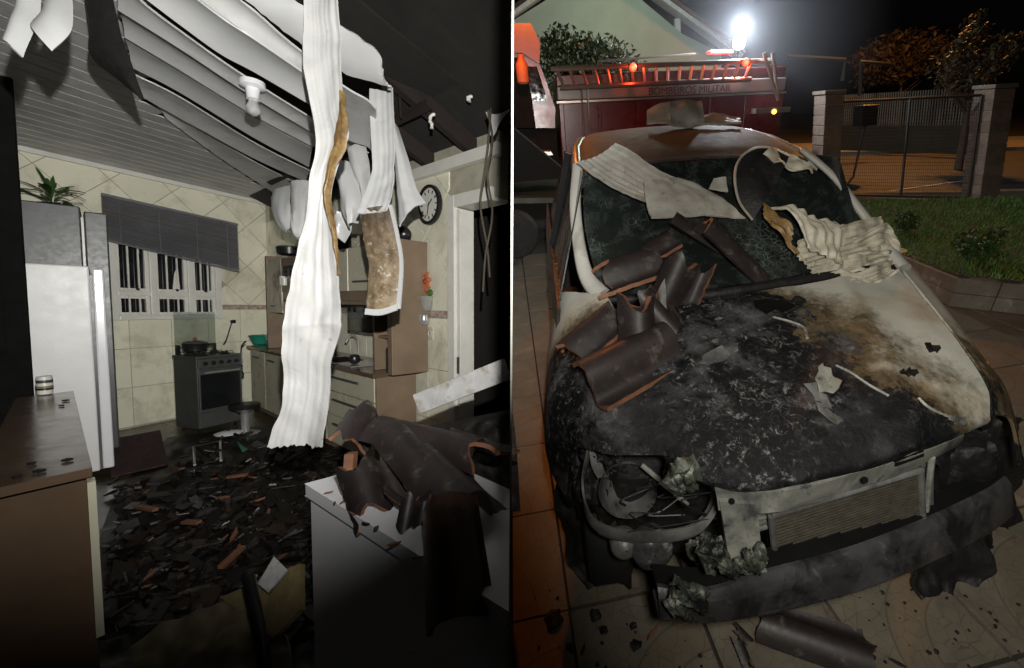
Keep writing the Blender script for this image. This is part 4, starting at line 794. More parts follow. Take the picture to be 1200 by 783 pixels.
bod = [f0 + e * .008 + nn * .012, pr_ + nn * .012 - e * .01, pr_ + pd * .6 - e * .01, f0 + nn * .44 + e * .04]
MB().slab([p - Z * .012 for p in bod], -Z * (FZ - .05)).part('body', M['white'], t, bevel=.012)
MB().slab([p - Z * .001 for p in [b + (sum(bod) / 4 - b) * .006 for b in bod]], -Z * .0105).part('lid_seal', M['black'], t)
FT = FZ + .046
# --- roof tiles
def roof_tile(L=.42, Wd=.25, w0=0., w1=1., jag=0., seed=0, th=.02, mats=None, arch=.075, n=14, m=16):
    G = np.zeros((n, m, 3))
    for i in range(n):
        for j in range(m):
            w = w0 + (w1 - w0) * j / (m - 1); f = i / (n - 1)
            z = arch * math.sin(math.pi * min(1, w / .62)) ** .8 if w < .62 else .018 * math.sin(math.pi * (w - .62) / .38) * -1
            y = L * (f - .5)
            if jag: y = y + jag * (f - .5) * 2 * nz((w * 3, seed, 0), 1.7, seed) - jag * .5 * max(0, f - .6) * abs(nz((w * 9, seed, 1), 2, seed))
            x = Wd * (w - .5) * (1 - .06 * f)
            if jag and j in (0, m - 1): x += jag * .1 * nz((f * 6, seed, 4), 1.5, seed)
            G[i, j] = (x, y, z)
    return MB().sheet(G, th, 0, 1).mesh('roof_tile', mats or [M['glaze'], M['terra']], (0, 0, 0), 40)
TF = roof_tile(jag=.018, seed=2); TB1 = roof_tile(.30, .25, 0, .8, .09, 3); TB2 = roof_tile(.22, .25, .1, 1, .1, 8); TB3 = roof_tile(.34, .25, 0, 1, .1, 12); TBig = roof_tile(.5, .34, 0, .72, .03, 5, mats=[M['glazebrown'], M['terra']], arch=.11)
TDk = roof_tile(.46, .27, 0, 1, .04, 15, mats=[M['glaze'], M['glaze']])
for (x, y, d, eu, me, sc, lb) in (
    (440, 572, 1.42, (42, -14, 38), TB3, .66, 'dark roof tile leaning over the back corner of the freezer'),
    (500, 548, 1.52, (14, 10, 50), TDk, .86, 'large dark roof tile sloping across the middle of the heap'),
    (508, 524, 1.75, (6, 5, 75), TDk, 1.0, 'black roof tile lying behind, under the fallen white beam'),
    (546, 528, 1.64, (5, -10, 60), TB3, .8, 'black roof tile at the right end of the heap by the added partition'),
    (530, 570, 1.42, (10, 20, 50), TDk, .78, 'dark roof tile between the heap and the big brown tile'),
    (425, 506, 1.85, (30, 25, 20), TB1, .7, 'pointed broken roof tile sticking up toward the cream drawers'),
    (462, 592, 1.32, (25, 30, 80), TB2, .36, 'small broken tile piece with orange edge on the freezer lid'),
    (484, 602, 1.27, (60, 10, 20), TB2, .36, 'broken tile piece standing on edge on the freezer lid'),
    (548, 650, 1.05, (40, -14, 14), TBig, .56, 'big rounded brown tile nearest the lens on the freezer')):
    put(K, 'roof_tile', me, K.at(x, y, t=d), eu, lb, 'roof tile', 'roof tiles heaped on the freezer', sc)
random.seed(5)
for i, (x, y) in enumerate(((392, 590), (412, 602), (428, 614), (462, 638), (490, 654), (403, 588), (441, 620), (385, 578))):
    put(K, 'tile_crumb', SH[i % 8], K.at(x, y, z=FT + .004), (random.uniform(-6, 6), random.uniform(-6, 6), random.uniform(0, 360)), 'small tile crumb lying on the white freezer lid', 'tile crumb', 'tile crumbs on the freezer lid', .3)
MB().box(K.at(402, 552, t=1.62), (.03, .01, 0), (0, .03, .0), (0, .01, .06)).thing('orange_shard', M['terra'], K, 'orange tile shard wedged at the back corner of the freezer', 'tile shard')
# fallen white beam
ba, bb_ = K.at(494, 472, t=1.9), K.at(596, 432, t=1.78); e = bb_ - ba; up_ = nrm(Z - nrm(e) * (Z @ nrm(e))); sdv = np.cross(nrm(e), up_)
MB().box(ba - up_ * .045, e, sdv * .04, up_ * .09).thing('fallen_beam', M['steelwhite'], K, 'scuffed white beam fallen across the doorway onto the tiles', 'beam', bevel=.004)
lump(K, [[K.at(x, y, t=2.2) for x, y in ((500, 500), (550, 490), (600, 480))], [K.at(x, y, t=2.1) for x, y in ((500, 540), (550, 530), (605, 520))], [K.at(x, y, t=1.9) for x, y in ((510, 600), (560, 600), (610, 600))]], .05, 'rubble_heap', 'mud', 30, 6., 4, label='dark rubble heap under the roof tiles by the doorway', cat='rubble', kind='stuff')
# ================================================================== DRIVEWAY, CAR AND STREET
G_ = D.R @ RY[2]; G_ = nrm(G_)                                  # plumb direction on the sloping ground
gsx = lambda x, y: arr((x, y, 0.))
pl = D.R @ (np.array([(599.4 - PPX) / FPX, 0, 1.]))             # along the added partition
def side_x(y):      # where the added partition meets the sloping ground
    a, b = D.at(600, 700, z=0)[:2], D.at(600, 230, z=0)[:2]; return a[0] + (b[0] - a[0]) * (y - a[1]) / (b[1] - a[1])
MB().slab([(side_x(-.2), -.2, -.03), (9.5, -.9, -.03), (9.5, 5.2, -.03), (side_x(8.2), 8.2, -.03)], (0, 0, -.1)).thing('driveway', M['grout'], D, kind='structure')
drv = bpy.data.objects['driveway']
tm = MB().cbox((0, 0, -.012), .529, .529, .024).mesh('floor_tile', M['ytile']); 
from mathutils import Euler
ra = rad(4.); ct, sn = math.cos(ra), math.sin(ra)
for i in range(-4, 14):
    for j in range(-2, 12):
        u_, w_ = -.30 + .545 * (i + .5), -.17 + .545 * (j + .5)
        x, y = u_ * ct - w_ * sn, u_ * sn + w_ * ct
        q = D.px((x, y, 0))
        if y < -.75 or y > 5.6 or x > 8.4 or x < side_x(y) - .45: continue
        lc = [(-.268, -.268), (.268, -.268), (.268, .268), (-.268, .268)]; hv = []
        for a_, b_ in lc:
            X_, Y_ = x + a_ * ct - b_ * sn, y + a_ * sn + b_ * ct; hv.append(X_ - side_x(Y_) - .004)
        if min(hv) < 0:      # cut along the added partition
            cp2 = []
            for k_ in range(4):
                p_, q_, hp_, hq_ = lc[k_], lc[(k_ + 1) % 4], hv[k_], hv[(k_ + 1) % 4]
                if hp_ >= 0: cp2.append(p_)
                if (hp_ >= 0) != (hq_ >= 0): f_ = hp_ / (hp_ - hq_); cp2.append((p_[0] + (q_[0] - p_[0]) * f_, p_[1] + (q_[1] - p_[1]) * f_))
            if len(cp2) >= 3: inst('floor_tile', MB().slab([(a_, b_, -.024) for a_, b_ in cp2], (0, 0, .024)).mesh('floor_tile', M['ytile']), drv, (x, y, 0), Euler((0, 0, ra)).to_matrix())
            continue
        inst('floor_tile', tm, drv, (x, y, random.uniform(-.002, .001)), Euler((0, 0, ra + random.choice((0, math.pi / 2, math.pi, -math.pi / 2)))).to_matrix())
MB().slab([(side_x(5.25), 5.25, -.035), (70, 5.25, -.035), (70, 90, -.035), (side_x(90), 90, -.035)], (0, 0, -.2)).thing('ground', M['soil'], D, kind='structure')
def strip(y0, y1, x0, x1, z0, z1, sl=0.): return MB().slab([(x0, y0 + sl * x0, z0), (x1, y0 + sl * x1, z0), (x1, y1 + sl * x1, z0), (x0, y1 + sl * x0, z0)], (0, 0, z1 - z0))
SLP = -.30
strip(10.3, 19.5, -4, 40, -.03, .0, SLP).thing('road', M['asphalt'], D, kind='structure')
strip(19.52, 19.75, -4, 40, -.03, .13, SLP).thing('kerb_far', M['pave'], D, kind='structure')
strip(19.76, 25., -4, 40, -.03, .12, SLP).thing('pavement_far', M['pave'], D, kind='structure')
strip(10.0, 10.26, -4, 40, -.03, .10, SLP).thing('kerb_near', M['pave'], D, kind='structure')
# lawn behind a low retaining wall
kw = [D.at(x, y, z=0) for x, y in ((1040, 325), (1112, 360), (1330, 385))]
gl = [(1060, 268), (1110, 305), (1330, 345)]
lz = .30
t = thing('retaining_wall', 'stained low retaining wall around the lawn', 'wall', D, kw[1])
for k in range(2):
    a, b = kw[k], kw[k + 1]; n = int(np.linalg.norm(b - a) / .42) + 1; e = (b - a) / n; pn_ = nrm((-e[1], e[0], 0))
    for i in range(n):
        for r_ in range(2):
            o = a + e * (i + (.0 if r_ else .0)); MB().box(o + e * .012 + Z * (r_ * lz / 2 + .003) + pn_ * random.uniform(0, .01), e * .976, pn_ * .14, Z * (lz / 2 - .005)).part('block', M['retain'], t, bevel=.008)
    MB().box(a + pn_ * .03 - Z * .02, b - a, pn_ * .10, Z * (lz + .018)).part('mortar', M['grout'], t)
pA, pB = kw[0], kw[2]
lawn = [kw[0] + arr((.05, .15, 0)), kw[1] + arr((.06, .13, 0)), kw[2] + arr((0, .14, 0)), arr((9.8, 5.2, 0)), arr((7.3, 5.95, 0)), arr((3.3, 7.0, 0))]
MB().slab([p + Z * (lz - .06) for p in lawn], Z * .05).thing('lawn', M['soil'], D, kind='structure')
def inside(p, poly):
    c = False; n = len(poly)
    for i in range(n):
        a, b = poly[i], poly[(i + 1) % n]
        if (a[1] > p[1]) != (b[1] > p[1]) and p[0] < (b[0] - a[0]) * (p[1] - a[1]) / (b[1] - a[1]) + a[0]: c = not c
    return c
gm = MB(); random.seed(21); vs = []; fs = []
for i in range(60000):
    x, y = random.uniform(2.2, 10.4), random.uniform(2, 8)
    if not inside((x, y), lawn): continue
    h = random.uniform(.025, .065); a = random.uniform(0, 6.28); dx, dy = math.cos(a) * .007, math.sin(a) * .007; lx, ly = random.uniform(-.03, .03), random.uniform(-.03, .03)
    k = len(vs); vs += [(x - dx, y - dy, lz - .012), (x + dx, y + dy, lz - .012), (x + lx, y + ly, lz + h)]; fs.append((k, k + 1, k + 2))
gm.add(vs, fs); gm.thing('grass', M['grass'], D, 'short green lawn grass behind the retaining wall', 'grass', kind='stuff')
def leaves(c, rad3, n, size, seed, shell=.55, clumps=14):
    rs = np.random.RandomState(seed); m = MB(); vs = []; fs = []
    cl = [rs.normal(size=3) for _ in range(clumps)]; cl = [v / np.linalg.norm(v) * rs.uniform(.35, .85) for v in cl]; cr_ = [rs.uniform(.28, .5) for _ in range(clumps)]
    for i in range(n):
        k = rs.randint(clumps); d = rs.normal(size=3); d /= np.linalg.norm(d); p = arr(c) + (cl[k] + d * cr_[k] * rs.uniform(shell, 1)) * arr(rad3)
        a = nrm(rs.normal(size=3)); b = nrm(np.cross(a, rs.normal(size=3))); s = size * rs.uniform(.6, 1.3); q = len(vs)
        vs += [p - a * s, p + b * s * .38, p + a * s, p - b * s * .38]; fs.append((q, q + 1, q + 2, q + 3))
    return m.add(vs, fs)
for i, (x, y, r_, lb) in enumerate(((1058, 272, .17, 'small clipped round shrub beside the car, nearest the gate'), (1142, 303, .24, 'larger round shrub on the edge of the lawn'))):
    p = D.at(x, y, z=lz); t = thing('round_shrub', lb, 'shrub', D, p, 'shrubs on the lawn')
    leaves(p + Z * r_ * .75, (r_, r_, r_ * .85), 1500, .028, 40 + i, .7).part('foliage', M['shrub'], t); MB().tube([p, p + Z * r_ * .7], .02, 6).part('stem', M['bark'], t)
# --- gate with brick pillars
gp = {}
for nm, (x, y), h, w, lb in (('R', (1147, 238), 2.05, .42, 'leaning block pillar at the right end of the wire gate'), ('L', (966, 245), 2.1, .40, 'block pillar at the left end of the wire gate beside the car roof')):
    p = D.at(x, y, z=0) if nm == 'R' else D.at(974, 190, y=8.1) * arr((1, 1, 0))
    t = thing('block_pillar', lb, 'pillar', D, p, 'gate pillars'); gp[nm] = p
    H = h; n = 11
    for i in range(n):
        o = p + G_ * (i * H / n); j = random.uniform(-.008, .008)
        MB().box(o - arr((w / 2, w / 2, 0)) + arr((j, j, 0)), (w, 0, 0), (0, w, 0), G_ * (H / n - .014)).part('block', M['block'], t, bevel=.008)
    MB().box(p - arr((w / 2 - .015, w / 2 - .015, 0)), (w - .03, 0, 0), (0, w - .03, 0), G_ * (H - .01)).part('mortar', M['pave'], t)
    MB().box(p + G_ * H - arr((w / 2 + .03, w / 2 + .03, 0)), (w + .06, 0, 0), (0, w + .06, 0), G_ * .07).part('cap', M['retain'] if nm == 'R' else M['block'], t, bevel=.01)
g0, g1 = gp['L'] + arr((.25, 0, 0)), gp['R'] - arr((.25, 0, 0))
t = thing('wire_gate', 'wide wire mesh gate between the block pillars', 'gate', D, (g0 + g1) / 2)
e = g1 - g0; gh = 1.95; b0 = .12
def gpt(f, h): return g0 + e * f + G_ * h
for A_, B_ in (((0, b0), (1, b0)), ((0, gh), (1, gh)), ((0, b0), (0, gh)), ((1, b0), (1, gh)), ((.52, b0), (.52, gh))):
    MB().tube([gpt(*A_), gpt(*B_)], .024, 8).part('rail', M['gate'], t, smooth=40)
wm = MB()
for i in range(1, 66): wm.tube([gpt(i / 66, b0), gpt(i / 66, gh)], .0028, 4, cap=False)
for j in range(1, 28): wm.tube([gpt(0, b0 + (gh - b0) * j / 28), gpt(1, b0 + (gh - b0) * j / 28)], .0028, 4, cap=False)
w_ = wm.part('mesh_wires', M['gate'], t); w_['kind'] = 'stuff'
MB().box(g0 - arr((0, .06, .02)), e, arr((0, .12, 0)), arr((0, 0, .1))).thing('gate_sill', M['pave'], D, 'low concrete sill under the wire gate', 'sill', bevel=.01)
# white kerb rope line across the road behind the gate
ln = [D.at(1002, 230, z=.01), D.at(1139, 211, z=.01)]; e_ = ln[1] - ln[0]
MB().slab([ln[0], ln[0] + e_ * 1.3, ln[0] + e_ * 1.3 + arr((.02, .07, 0)), ln[0] + arr((.02, .07, 0))], Z * .004).thing('road_line', M['trim'], D, kind='structure')
# --- far side of the street: picket fence, bin, carport posts
f0_, f1_ = D.at(985, 140, y=17.5), D.at(1150, 142, y=13.2)
f0_[2] = f1_[2] = .12
t = thing('picket_fence', 'pale picket fence on the far side of the street', 'fence', D, (f0_ + f1_) / 2)
e = f1_ - f0_; L_ = np.linalg.norm(e); zt_ = 1.6
for i in range(58):
    p = f0_ + e * (i + .5) / 58; MB().box(p - nrm(e) * .02 + Z * .9, nrm(e) * .04, nrm(np.cross(e, Z)) * .02, G_ * 1.15).part('picket', M['pave'], t)
for h in (1.05, 1.85): MB().box(f0_ + G_ * h - nrm(np.cross(e, Z)) * .041, e, nrm(np.cross(e, Z)) * .04, G_ * .05).part('rail', M['gate'], t)
MB().box(f0_ - nrm(np.cross(e, Z)) * .02, e, nrm(np.cross(e, Z)) * .1, Z * .9).part('base_wall', M['soil'], t)
bp_ = D.at(1013, 148, y=11.0); t = thing('litter_bin', 'black square litter bin on a post beyond the gate', 'bin', D, bp_ * arr((1, 1, 0)))
MB().box(bp_ + arr((-.22, -.2, .02)), (.44, 0, 0), (0, .4, 0), G_ * .46).part('body', M['blackmatte'], t, bevel=.02); MB().box(bp_ + arr((-.24, -.22, .02)) + G_ * .461, (.48, 0, 0), (0, .44, 0), G_ * .04).part('lid', M['black'], t, bevel=.01)
MB().tube([bp_ * arr((1, 1, 0)), bp_ + Z * .02], .03, 8).part('post', M['gate'], t)
for i, (pts, lb) in enumerate(((((922, 66), (990, 70), (987, 95)), 'dark carport frame left of the far fence'), (((1008, 112), (1008, 72), (1046, 76)), 'dark carport frame above the far fence'))):
    MB().tube([D.at(x, y, y=15.) for x, y in pts], .07, 6).thing('carport_frame', M['gate'], D, lb, 'carport frame')
# --- house gable behind the fire engine
HY = 20.; hp = lambda x, y: D.at(x, y, y=HY)
t = thing('green_house', 'pale green house gable with white verge behind the trees', 'house', D, hp(720, 150))
gable = [hp(560, 150), hp(845, 150), hp(845, 62), hp(800, 40), hp(758, 5), hp(700, -45), hp(640, 0), hp(560, 50)]
MB().slab(gable[::-1], (0, .4, 0)).part('wall', M['house'], t)
for A_, B_, nm in (((698, -52), (866, 68), 'verge'), ((702, -52), (545, 62), 'verge')):
    a, b = hp(*A_) - arr((0, .3, 0)), hp(*B_) - arr((0, .3, 0)); n = nrm(np.cross(b - a, (0, 1, 0))); n = n if n[2] > 0 else -n; MB().box(a, b - a, (0, .8, 0), n * .14).part(nm, M['trim'], t)
    MB().box(a + n * .15 - arr((0, .1, 0)), b - a, (0, 7, 0), n * .12).part('roof', M['rooft'], t)
ch = hp(792, 46); MB().box(ch, (.22, 0, 0), (0, .2, 0), G_ * .75).part('vent_pipe', M['trim'], t)
# --- trees
def tree(name, lb, base, h, cr3, n, lf, mt, seed, group=None, cz=None):
    t = thing(name, lb, 'tree', D, base, group); top = base + G_ * h
    MB().tube(cat([base, base + G_ * h * .35 + arr((.06, 0, 0)), base + G_ * h * .8], 12), [.11 - .006 * i for i in range(12)], 8).part('trunk', M['bark'], t, smooth=60)
    rs = np.random.RandomState(seed)
    for i in range(6):
        a = rs.uniform(0, 6.28); s = base + G_ * h * rs.uniform(.4, .7); MB().tube(cat([s, s + arr((math.cos(a) * .4, math.sin(a) * .4, .3)) , s + arr((math.cos(a) * .9, math.sin(a) * .9, .8))], 8), [.05, .045, .04, .034, .028, .022, .016, .01], 6).part('limb', M['bark'], t, smooth=60)
    c = base + G_ * h * .82
    leaves(c, cr3, n, lf, seed, .35, 26).part('crown', M[mt], t); return t
tb = D.at(690, 60, y=13.) * arr((1, 1, 0)); tree('street_tree', 'dark leafy tree behind the fire engine ladder', tb, 3.9, (1.7, 1.2, 1.25), 5200, .085, 'treeleaf', 3, 'street trees')
tb = D.at(765, 60, y=13.6) * arr((1, 1, 0)); tree('street_tree', 'pale lit shrub tree beside the work light', tb, 3.0, (1.5, .9, .75), 3200, .08, 'treelight', 5, 'street trees')
tb = D.at(1168, 60, y=11.) * arr((1, 1, 0)); tree('street_tree', 'dry leaved tree behind the right gate pillar', tb, 3.5, (.9, .9, 1.0), 2200, .085, 'dryleaf', 9, 'street trees')
tb = D.at(1085, 20, y=26.) * arr((1, 1, 0)); tree('street_tree', 'large unlit tree far behind the picket fence', tb, 5.0, (3., 2., 1.8), 3000, .16, 'dryleaf', 12, 'street trees')
# --- fire engine
TY = 8.6
def tp(x, y, dy=0.): return D.at(x, y, y=TY + dy)
X0, X1 = tp(652, 90)[0], tp(930, 85)[0]; zb = 2.30; za = .55; zl = tp(780, 97)[2]
t = thing('fire_engine', 'red and white fire engine with ladder and flashing lamps parked behind the car', 'fire engine', D, ((X0 + X1) / 2, TY + 1, 0), )
def tbx(m, x0, x1, y0, y1, z0, z1): return m.box((x0, TY + y0, z0), (x1 - x0, 0, 0), (0, y1 - y0, 0), (0, 0, z1 - z0))
zwhite0, zwhite1 = tp(780, 112)[2], tp(780, 99)[2]
tbx(MB(), X0, X1, .25, 2.4, za, zwhite0 - .012).part('body', M['truckred'], t, bevel=.03)
band = tbx(MB(), X0, X1, .245, 2.38, zwhite0, zwhite1 + .05).part('upper_panel', M['truckwhite'], t, bevel=.02)
tbx(MB(), X0, X1, .3, 2.3, zwhite1 + .051, zwhite1 + .25).part('top_deck', M['truckred'], t, bevel=.02)
tbx(MB(), X0 - .02, X1 + .02, .2, .245, zwhite0 - .05, zwhite0 - .012).part('drip_rail', M['trucksilver'], t)
for i in range(6):
    a = X0 + .1 + i * (X1 - X0 - .2) / 6; b = a + (X1 - X0 - .2) / 6 - .05
    sh = tbx(MB(), a, b, .215, .248, za + .25, zwhite0 - .06).part('locker_door', M['truckred'], t, bevel=.012)
    tbx(MB(), a + .02, b - .02, .195, .214, za + .30, za + .34).part('handle', M['trucksilver'], sh)
for x in (720, 727): 
    q = tp(x - 38, 104); MB().tube([arr((q[0], TY + .15, zwhite1)), arr((q[0] + .02, TY + .12, .4))], .018, 8).part('grab_rail', M['trucksilver'], t)
cu_ = bpy.data.curves.new('lettering', 'FONT'); cu_.body = 'BOMBEIROS MILITAR'; cu_.size = .185; cu_.extrude = .003; cu_.materials.append(M['letter'])
tmp_ = bpy.data.objects.new('lettering_curve', cu_); COL.objects.link(tmp_); dg = bpy.context.evaluated_depsgraph_get(); dg.update()
lme = bpy.data.meshes.new_from_object(tmp_.evaluated_get(dg)); bpy.data.objects.remove(tmp_)
lo = bpy.data.objects.new('lettering', lme); COL.objects.link(lo); lo.parent = band; lo['kind'] = 'stuff'
q = tp(763, 111); lo.matrix_local = Matrix.Translation(arr((q[0], TY + .240, zwhite0 + .03)) - arr(BASE['fire_engine'])) @ Euler((rad(90), 0, 0)).to_matrix().to_4x4()
# ladder on its side
rl = [(tp(646, 81), tp(906, 71)), (tp(656, 103), tp(880, 93))]
lad = MB().tube(rl[0], .046, 8).part('ladder', M['trucksilver'], t, smooth=40); MB().tube(rl[1], .046, 8).part('rail', M['trucksilver'], lad, smooth=40)
for i in range(17):
    f = (i + .4) / 17; a = rl[0][0] + (rl[0][1] - rl[0][0]) * f * .93 + (rl[1][0] - rl[0][0]) * 0; b = rl[1][0] + (rl[1][1] - rl[1][0]) * f; MB().tube([a, b], .032, 6).part('rung', M['trucksilver'], lad, smooth=40)
rr = [tp(700, 72, .9), tp(815, 63, .9)]; MB().tube(rr, .022, 6).part('roof_rail', M['trucksilver'], t, smooth=40)
for i, (x, y) in enumerate(((742, 79), (874, 73))):
    q = tp(x, y, -.05); bz = MB().box(q - arr((.1, 0, .06)), (.2, 0, 0), (0, .06, 0), (0, 0, .12)).part('beacon_housing', M['black'], t, bevel=.015)
    MB().lathe(q - arr((0, .0, 0)), [(.07, -.002), (.065, .025), (.03, .04), (.003, .043)], 16, (0, -1, 0)).part('beacon', M['beacon'], bz, smooth=60)
    lamp('beacon_light', 'POINT', D, q - arr((0, .16, 0)), 6, (1, .07, .02), size=.05)
q = tp(846, 61, .6); MB().box(q - arr((.25, 0, .02)), (.5, 0, 0), (0, .2, 0), (0, 0, .06)).part('light_bar', M['beacon'], t, bevel=.02)
q = tp(866, 50, .5); mst = MB().tube([arr((q[0], q[1], zwhite1)), q - Z * .1], .03, 8).part('lamp_mast', M['gate'], t, smooth=40)
hs = MB().box(q + arr((-.09, .0, -.09)), (.18, 0, 0), (0, .1, 0), (0, 0, .18)).part('lamp_head', M['gate'], mst, bevel=.02)
MB().lathe(q, [(.125, .001), (.12, .03), (.08, .05), (.003, .06)], 28, (0, -1, 0)).part('lamp_lens', M['led'], mst, smooth=60)
lamp('work_light', 'POINT', D, q + arr((0, -.05, .26)), 430, (.86, .94, 1), size=.09)
q = tp(907, 131, -.05); MB().lathe(q, [(.045, -.01), (.045, .02), (.02, .03), (.002, .032)], 14, (0, -1, 0)).part('marker_lamp', M['amber'], t, smooth=60)
qa, qb = tp(895, 62, -.1), tp(912, 118, -.1); MB().tube([qa, qb], .03, 6).part('hose_boom', M['trucksilver'], t); MB().tube([tp(905, 62, -.1), qb], .03, 6).part('hose_boom', M['trucksilver'], t)
tbx(MB(), tp(885, 128)[0], tp(925, 128)[0], -.05, .2, tp(885, 130)[2] - .05, tp(885, 126)[2] - .02).part('rear_step', M['trucksilver'], t)
for x in (X0 + .7, X1 - .7):
    w_ = MB().lathe((x, TY + .22, .5), [(.5, 0), (.5, .28), (.4, .3), (.28, .3)], 28, (0, 1, 0)).part('wheel', M['tyre'], t, smooth=40); MB().lathe((x, TY + .2, .5), [(.28, 0), (.26, .03), (.1, .06), (.004, .06)], 20, (0, 1, 0)).part('rim', M['trucksilver'], w_, smooth=40)
# cab at the left
CY0 = 5.2
def cp_(x, y, dy=0.): return D.at(x, y, y=CY0 + dy)
cw = [cp_(575, 30), cp_(622, 29), cp_(634, 52), cp_(650, 128), cp_(652, 160), cp_(655, 200), cp_(575, 205)]
t2 = thing('fire_engine_cab', 'tall red and white vehicle cab at the left behind the car', 'vehicle cab', D, cp_(630, 200) * arr((1, 1, 0)) + arr((0, 1, 0)))
MB().slab([cp_(602, 27), cp_(602, 62), cp_(612, 62), cp_(632, 75), cp_(633, 50), cp_(622, 27)][::-1], (0, 2.6, 0)).part('roof_shell', M['cab'], t2, bevel=.04)
MB().slab([cp_(602, 63, .03), cp_(602, 150, .03), cp_(650, 150, .03), cp_(651, 128, .03), cp_(633, 76, .03), cp_(612, 63, .03)][::-1], (0, 2.5, 0)).part('cabin', M['truckred'], t2, bevel=.04)
MB().slab([cp_(600, 68), cp_(611, 66), cp_(620, 90), cp_(628, 150), cp_(600, 150)][::-1], (0, .06, 0)).part('door_opening', M['blackmatte'], t2)
MB().slab([cp_(616, 78, -.01), cp_(629, 78, -.01), cp_(642, 118, -.01), cp_(624, 118, -.01)][::-1], (0, .05, 0)).part('side_window', M['nightglass'], t2)
MB().slab([cp_(602, 151, .06), cp_(602, 196, .06), cp_(655, 196, .06), cp_(652, 151, .06)][::-1], (0, 2.4, 0)).part('lower_body', M['blackmatte'], t2, bevel=.03)
for y_ in (178, 196): MB().slab([cp_(612, y_, -.25), cp_(612, y_ + 4, -.25), cp_(648, y_ + 4, -.25), cp_(646, y_, -.25)][::-1], (0, .3, 0)).part('step', M['trucksilver'], t2)
q = cp_(612, 85, -.05); MB().lathe(q - Z * .12, [(.05, 0), (.07, .02), (.07, .2), (.04, .25), (.035, .3), (.004, .3)], 14).part('air_cylinder', M['amber'] if False else M['orange'], t2, smooth=40)
wq = arr((cp_(600, 200)[0] - .1, CY0 + .3, .36)); w_ = MB().lathe(wq, [(.2, -.02), (.32, 0), (.34, .04), (.34, .25), (.3, .28)], 30, (0, 1, 0)).part('wheel', M['tyre'], t2, smooth=40)
MB().lathe(wq, [(.2, -.03), (.18, .02), (.1, .05), (.003, .05)], 20, (0, 1, 0)).part('rim', M['tyre'], w_, smooth=40)
# ------------------------------------------------------------------ burnt car
car = thing('burnt_car', 'burnt white hatchback with charred bonnet, bare radiator and debris on it', 'car', D, (0, 1.4, 0))
def dz(x, y, z): return D.at(x, y, z=z)
def dy(x, y, v): return D.at(x, y, y=v)
hood = [[(733, 370, 1.195), (816, 353, 1.205), (900, 340, 1.21), (980, 327, 1.21), (1054, 316, 1.20)],
        [(736, 420, 1.135), (825, 410, 1.155), (915, 397, 1.16), (1010, 385, 1.16), (1097, 368, 1.145)],
        [(745, 465, 1.075), (830, 465, 1.10), (930, 452, 1.105), (1035, 435, 1.10), (1132, 414, 1.085)],
        [(765, 505, 1.02), (840, 520, 1.04), (945, 508, 1.05), (1060, 485, 1.045), (1157, 455, 1.03)],
        [(784, 534, .97), (850, 564, .985), (955, 554, .995), (1065, 525, .99), (1160, 488, .97)]]
def warp(G, amp, s, seed):
    n, m = G.shape[:2]
    for i in range(n):
        for j in range(m): G[i, j] += Z * (amp * nz(G[i, j], s, seed) + amp * .4 * nz(G[i, j], s * 3, seed))
    return G
HG = warp(surf([[dz(*p) for p in r] for r in hood], 56, 60), .006, 6, 2)
HG = np.concatenate([HG, [HG[-1] + arr((0, -.006, -.012)), HG[-1] + arr((0, -.004, -.03)), HG[-1] + arr((0, .004, -.042)), HG[-1] + arr((0, .02, -.046))]])      # folded front lip
for i in range(60):
    for j in range(60):
        w = abs(j / 59 - .5); HG[i, j] += Z * .012 * math.exp(-((w - .27) / .03) ** 2) * (1 - .3 * i / 59)      # two creases
for ed_ in (HG[:, 0] + arr((-.004, 0, -.012)), HG[:, -1] + arr((.004, 0, -.012))): MB().tube(ed_, .007, 6).part('panel_gap', M['blackmatte'], car)
bon = MB().sheet(HG, .012).part('bonnet', M['hood'], car, smooth=50)
# holes and blistered flakes in the charred paint
def hoodpt(x, y, lift=.0): 
    best = None; 
    for i in range(0, 60, 1):
        for j in range(0, 60, 1):
            q = D.px(HG[i, j]); d = (q[0] - x) ** 2 + (q[1] - y) ** 2
            if best is None or d < best[0]: best = (d, i, j)
    return HG[best[1], best[2]] + Z * lift
def flake(x, y, rx, ry, ang, m_, nm, seed, lift=.006, curl=.012):
    G = []; c, s = math.cos(rad(ang)), math.sin(rad(ang)); o = hoodpt(x, y); zc = o[2] + lift
    R1, R2 = 5, 15
    for i in range(R1):
        row = []
        for j in range(R2):
            a = 2 * math.pi * j / (R2 - 1); k = (i + .02) / (R1 - 1) * (1 + .35 * nz((math.cos(a), math.sin(a), seed), 2.2, seed)); ex, ey = rx * k * math.cos(a), ry * k * math.sin(a)
            q = hoodpt(x + ex * c - ey * s, y + ex * s + ey * c, lift); row.append(q + Z * curl * max(0, k - .6) * (1 + nz(q, 30, seed)))
        G.append(row)
    return MB().sheet(G, .003).part(nm, M[m_], bon, smooth=60)
flake(905, 360, 26, 7, -4, 'blackmatte', 'scorch_hole', 1, .004, 0)
flake(968, 447, 12, 18, -30, 'palesteel', 'paint_blister', 2); flake(990, 412, 8, 5, 10, 'palesteel', 'paint_blister', 3)
flake(965, 475, 30, 9, 55, 'burntsteel', 'bare_patch', 6, .004); flake(840, 420, 24, 8, -20, 'burntsteel', 'bare_patch', 7, .004)
flake(1090, 410, 9, 5, 25, 'char', 'paint_flake', 4); flake(1065, 440, 9, 4, 10, 'char', 'paint_flake', 5); flake(935, 355, 10, 3, -5, 'char', 'paint_flake', 8); flake(1122, 497, 10, 5, 30, 'palesteel', 'paint_blister', 9)
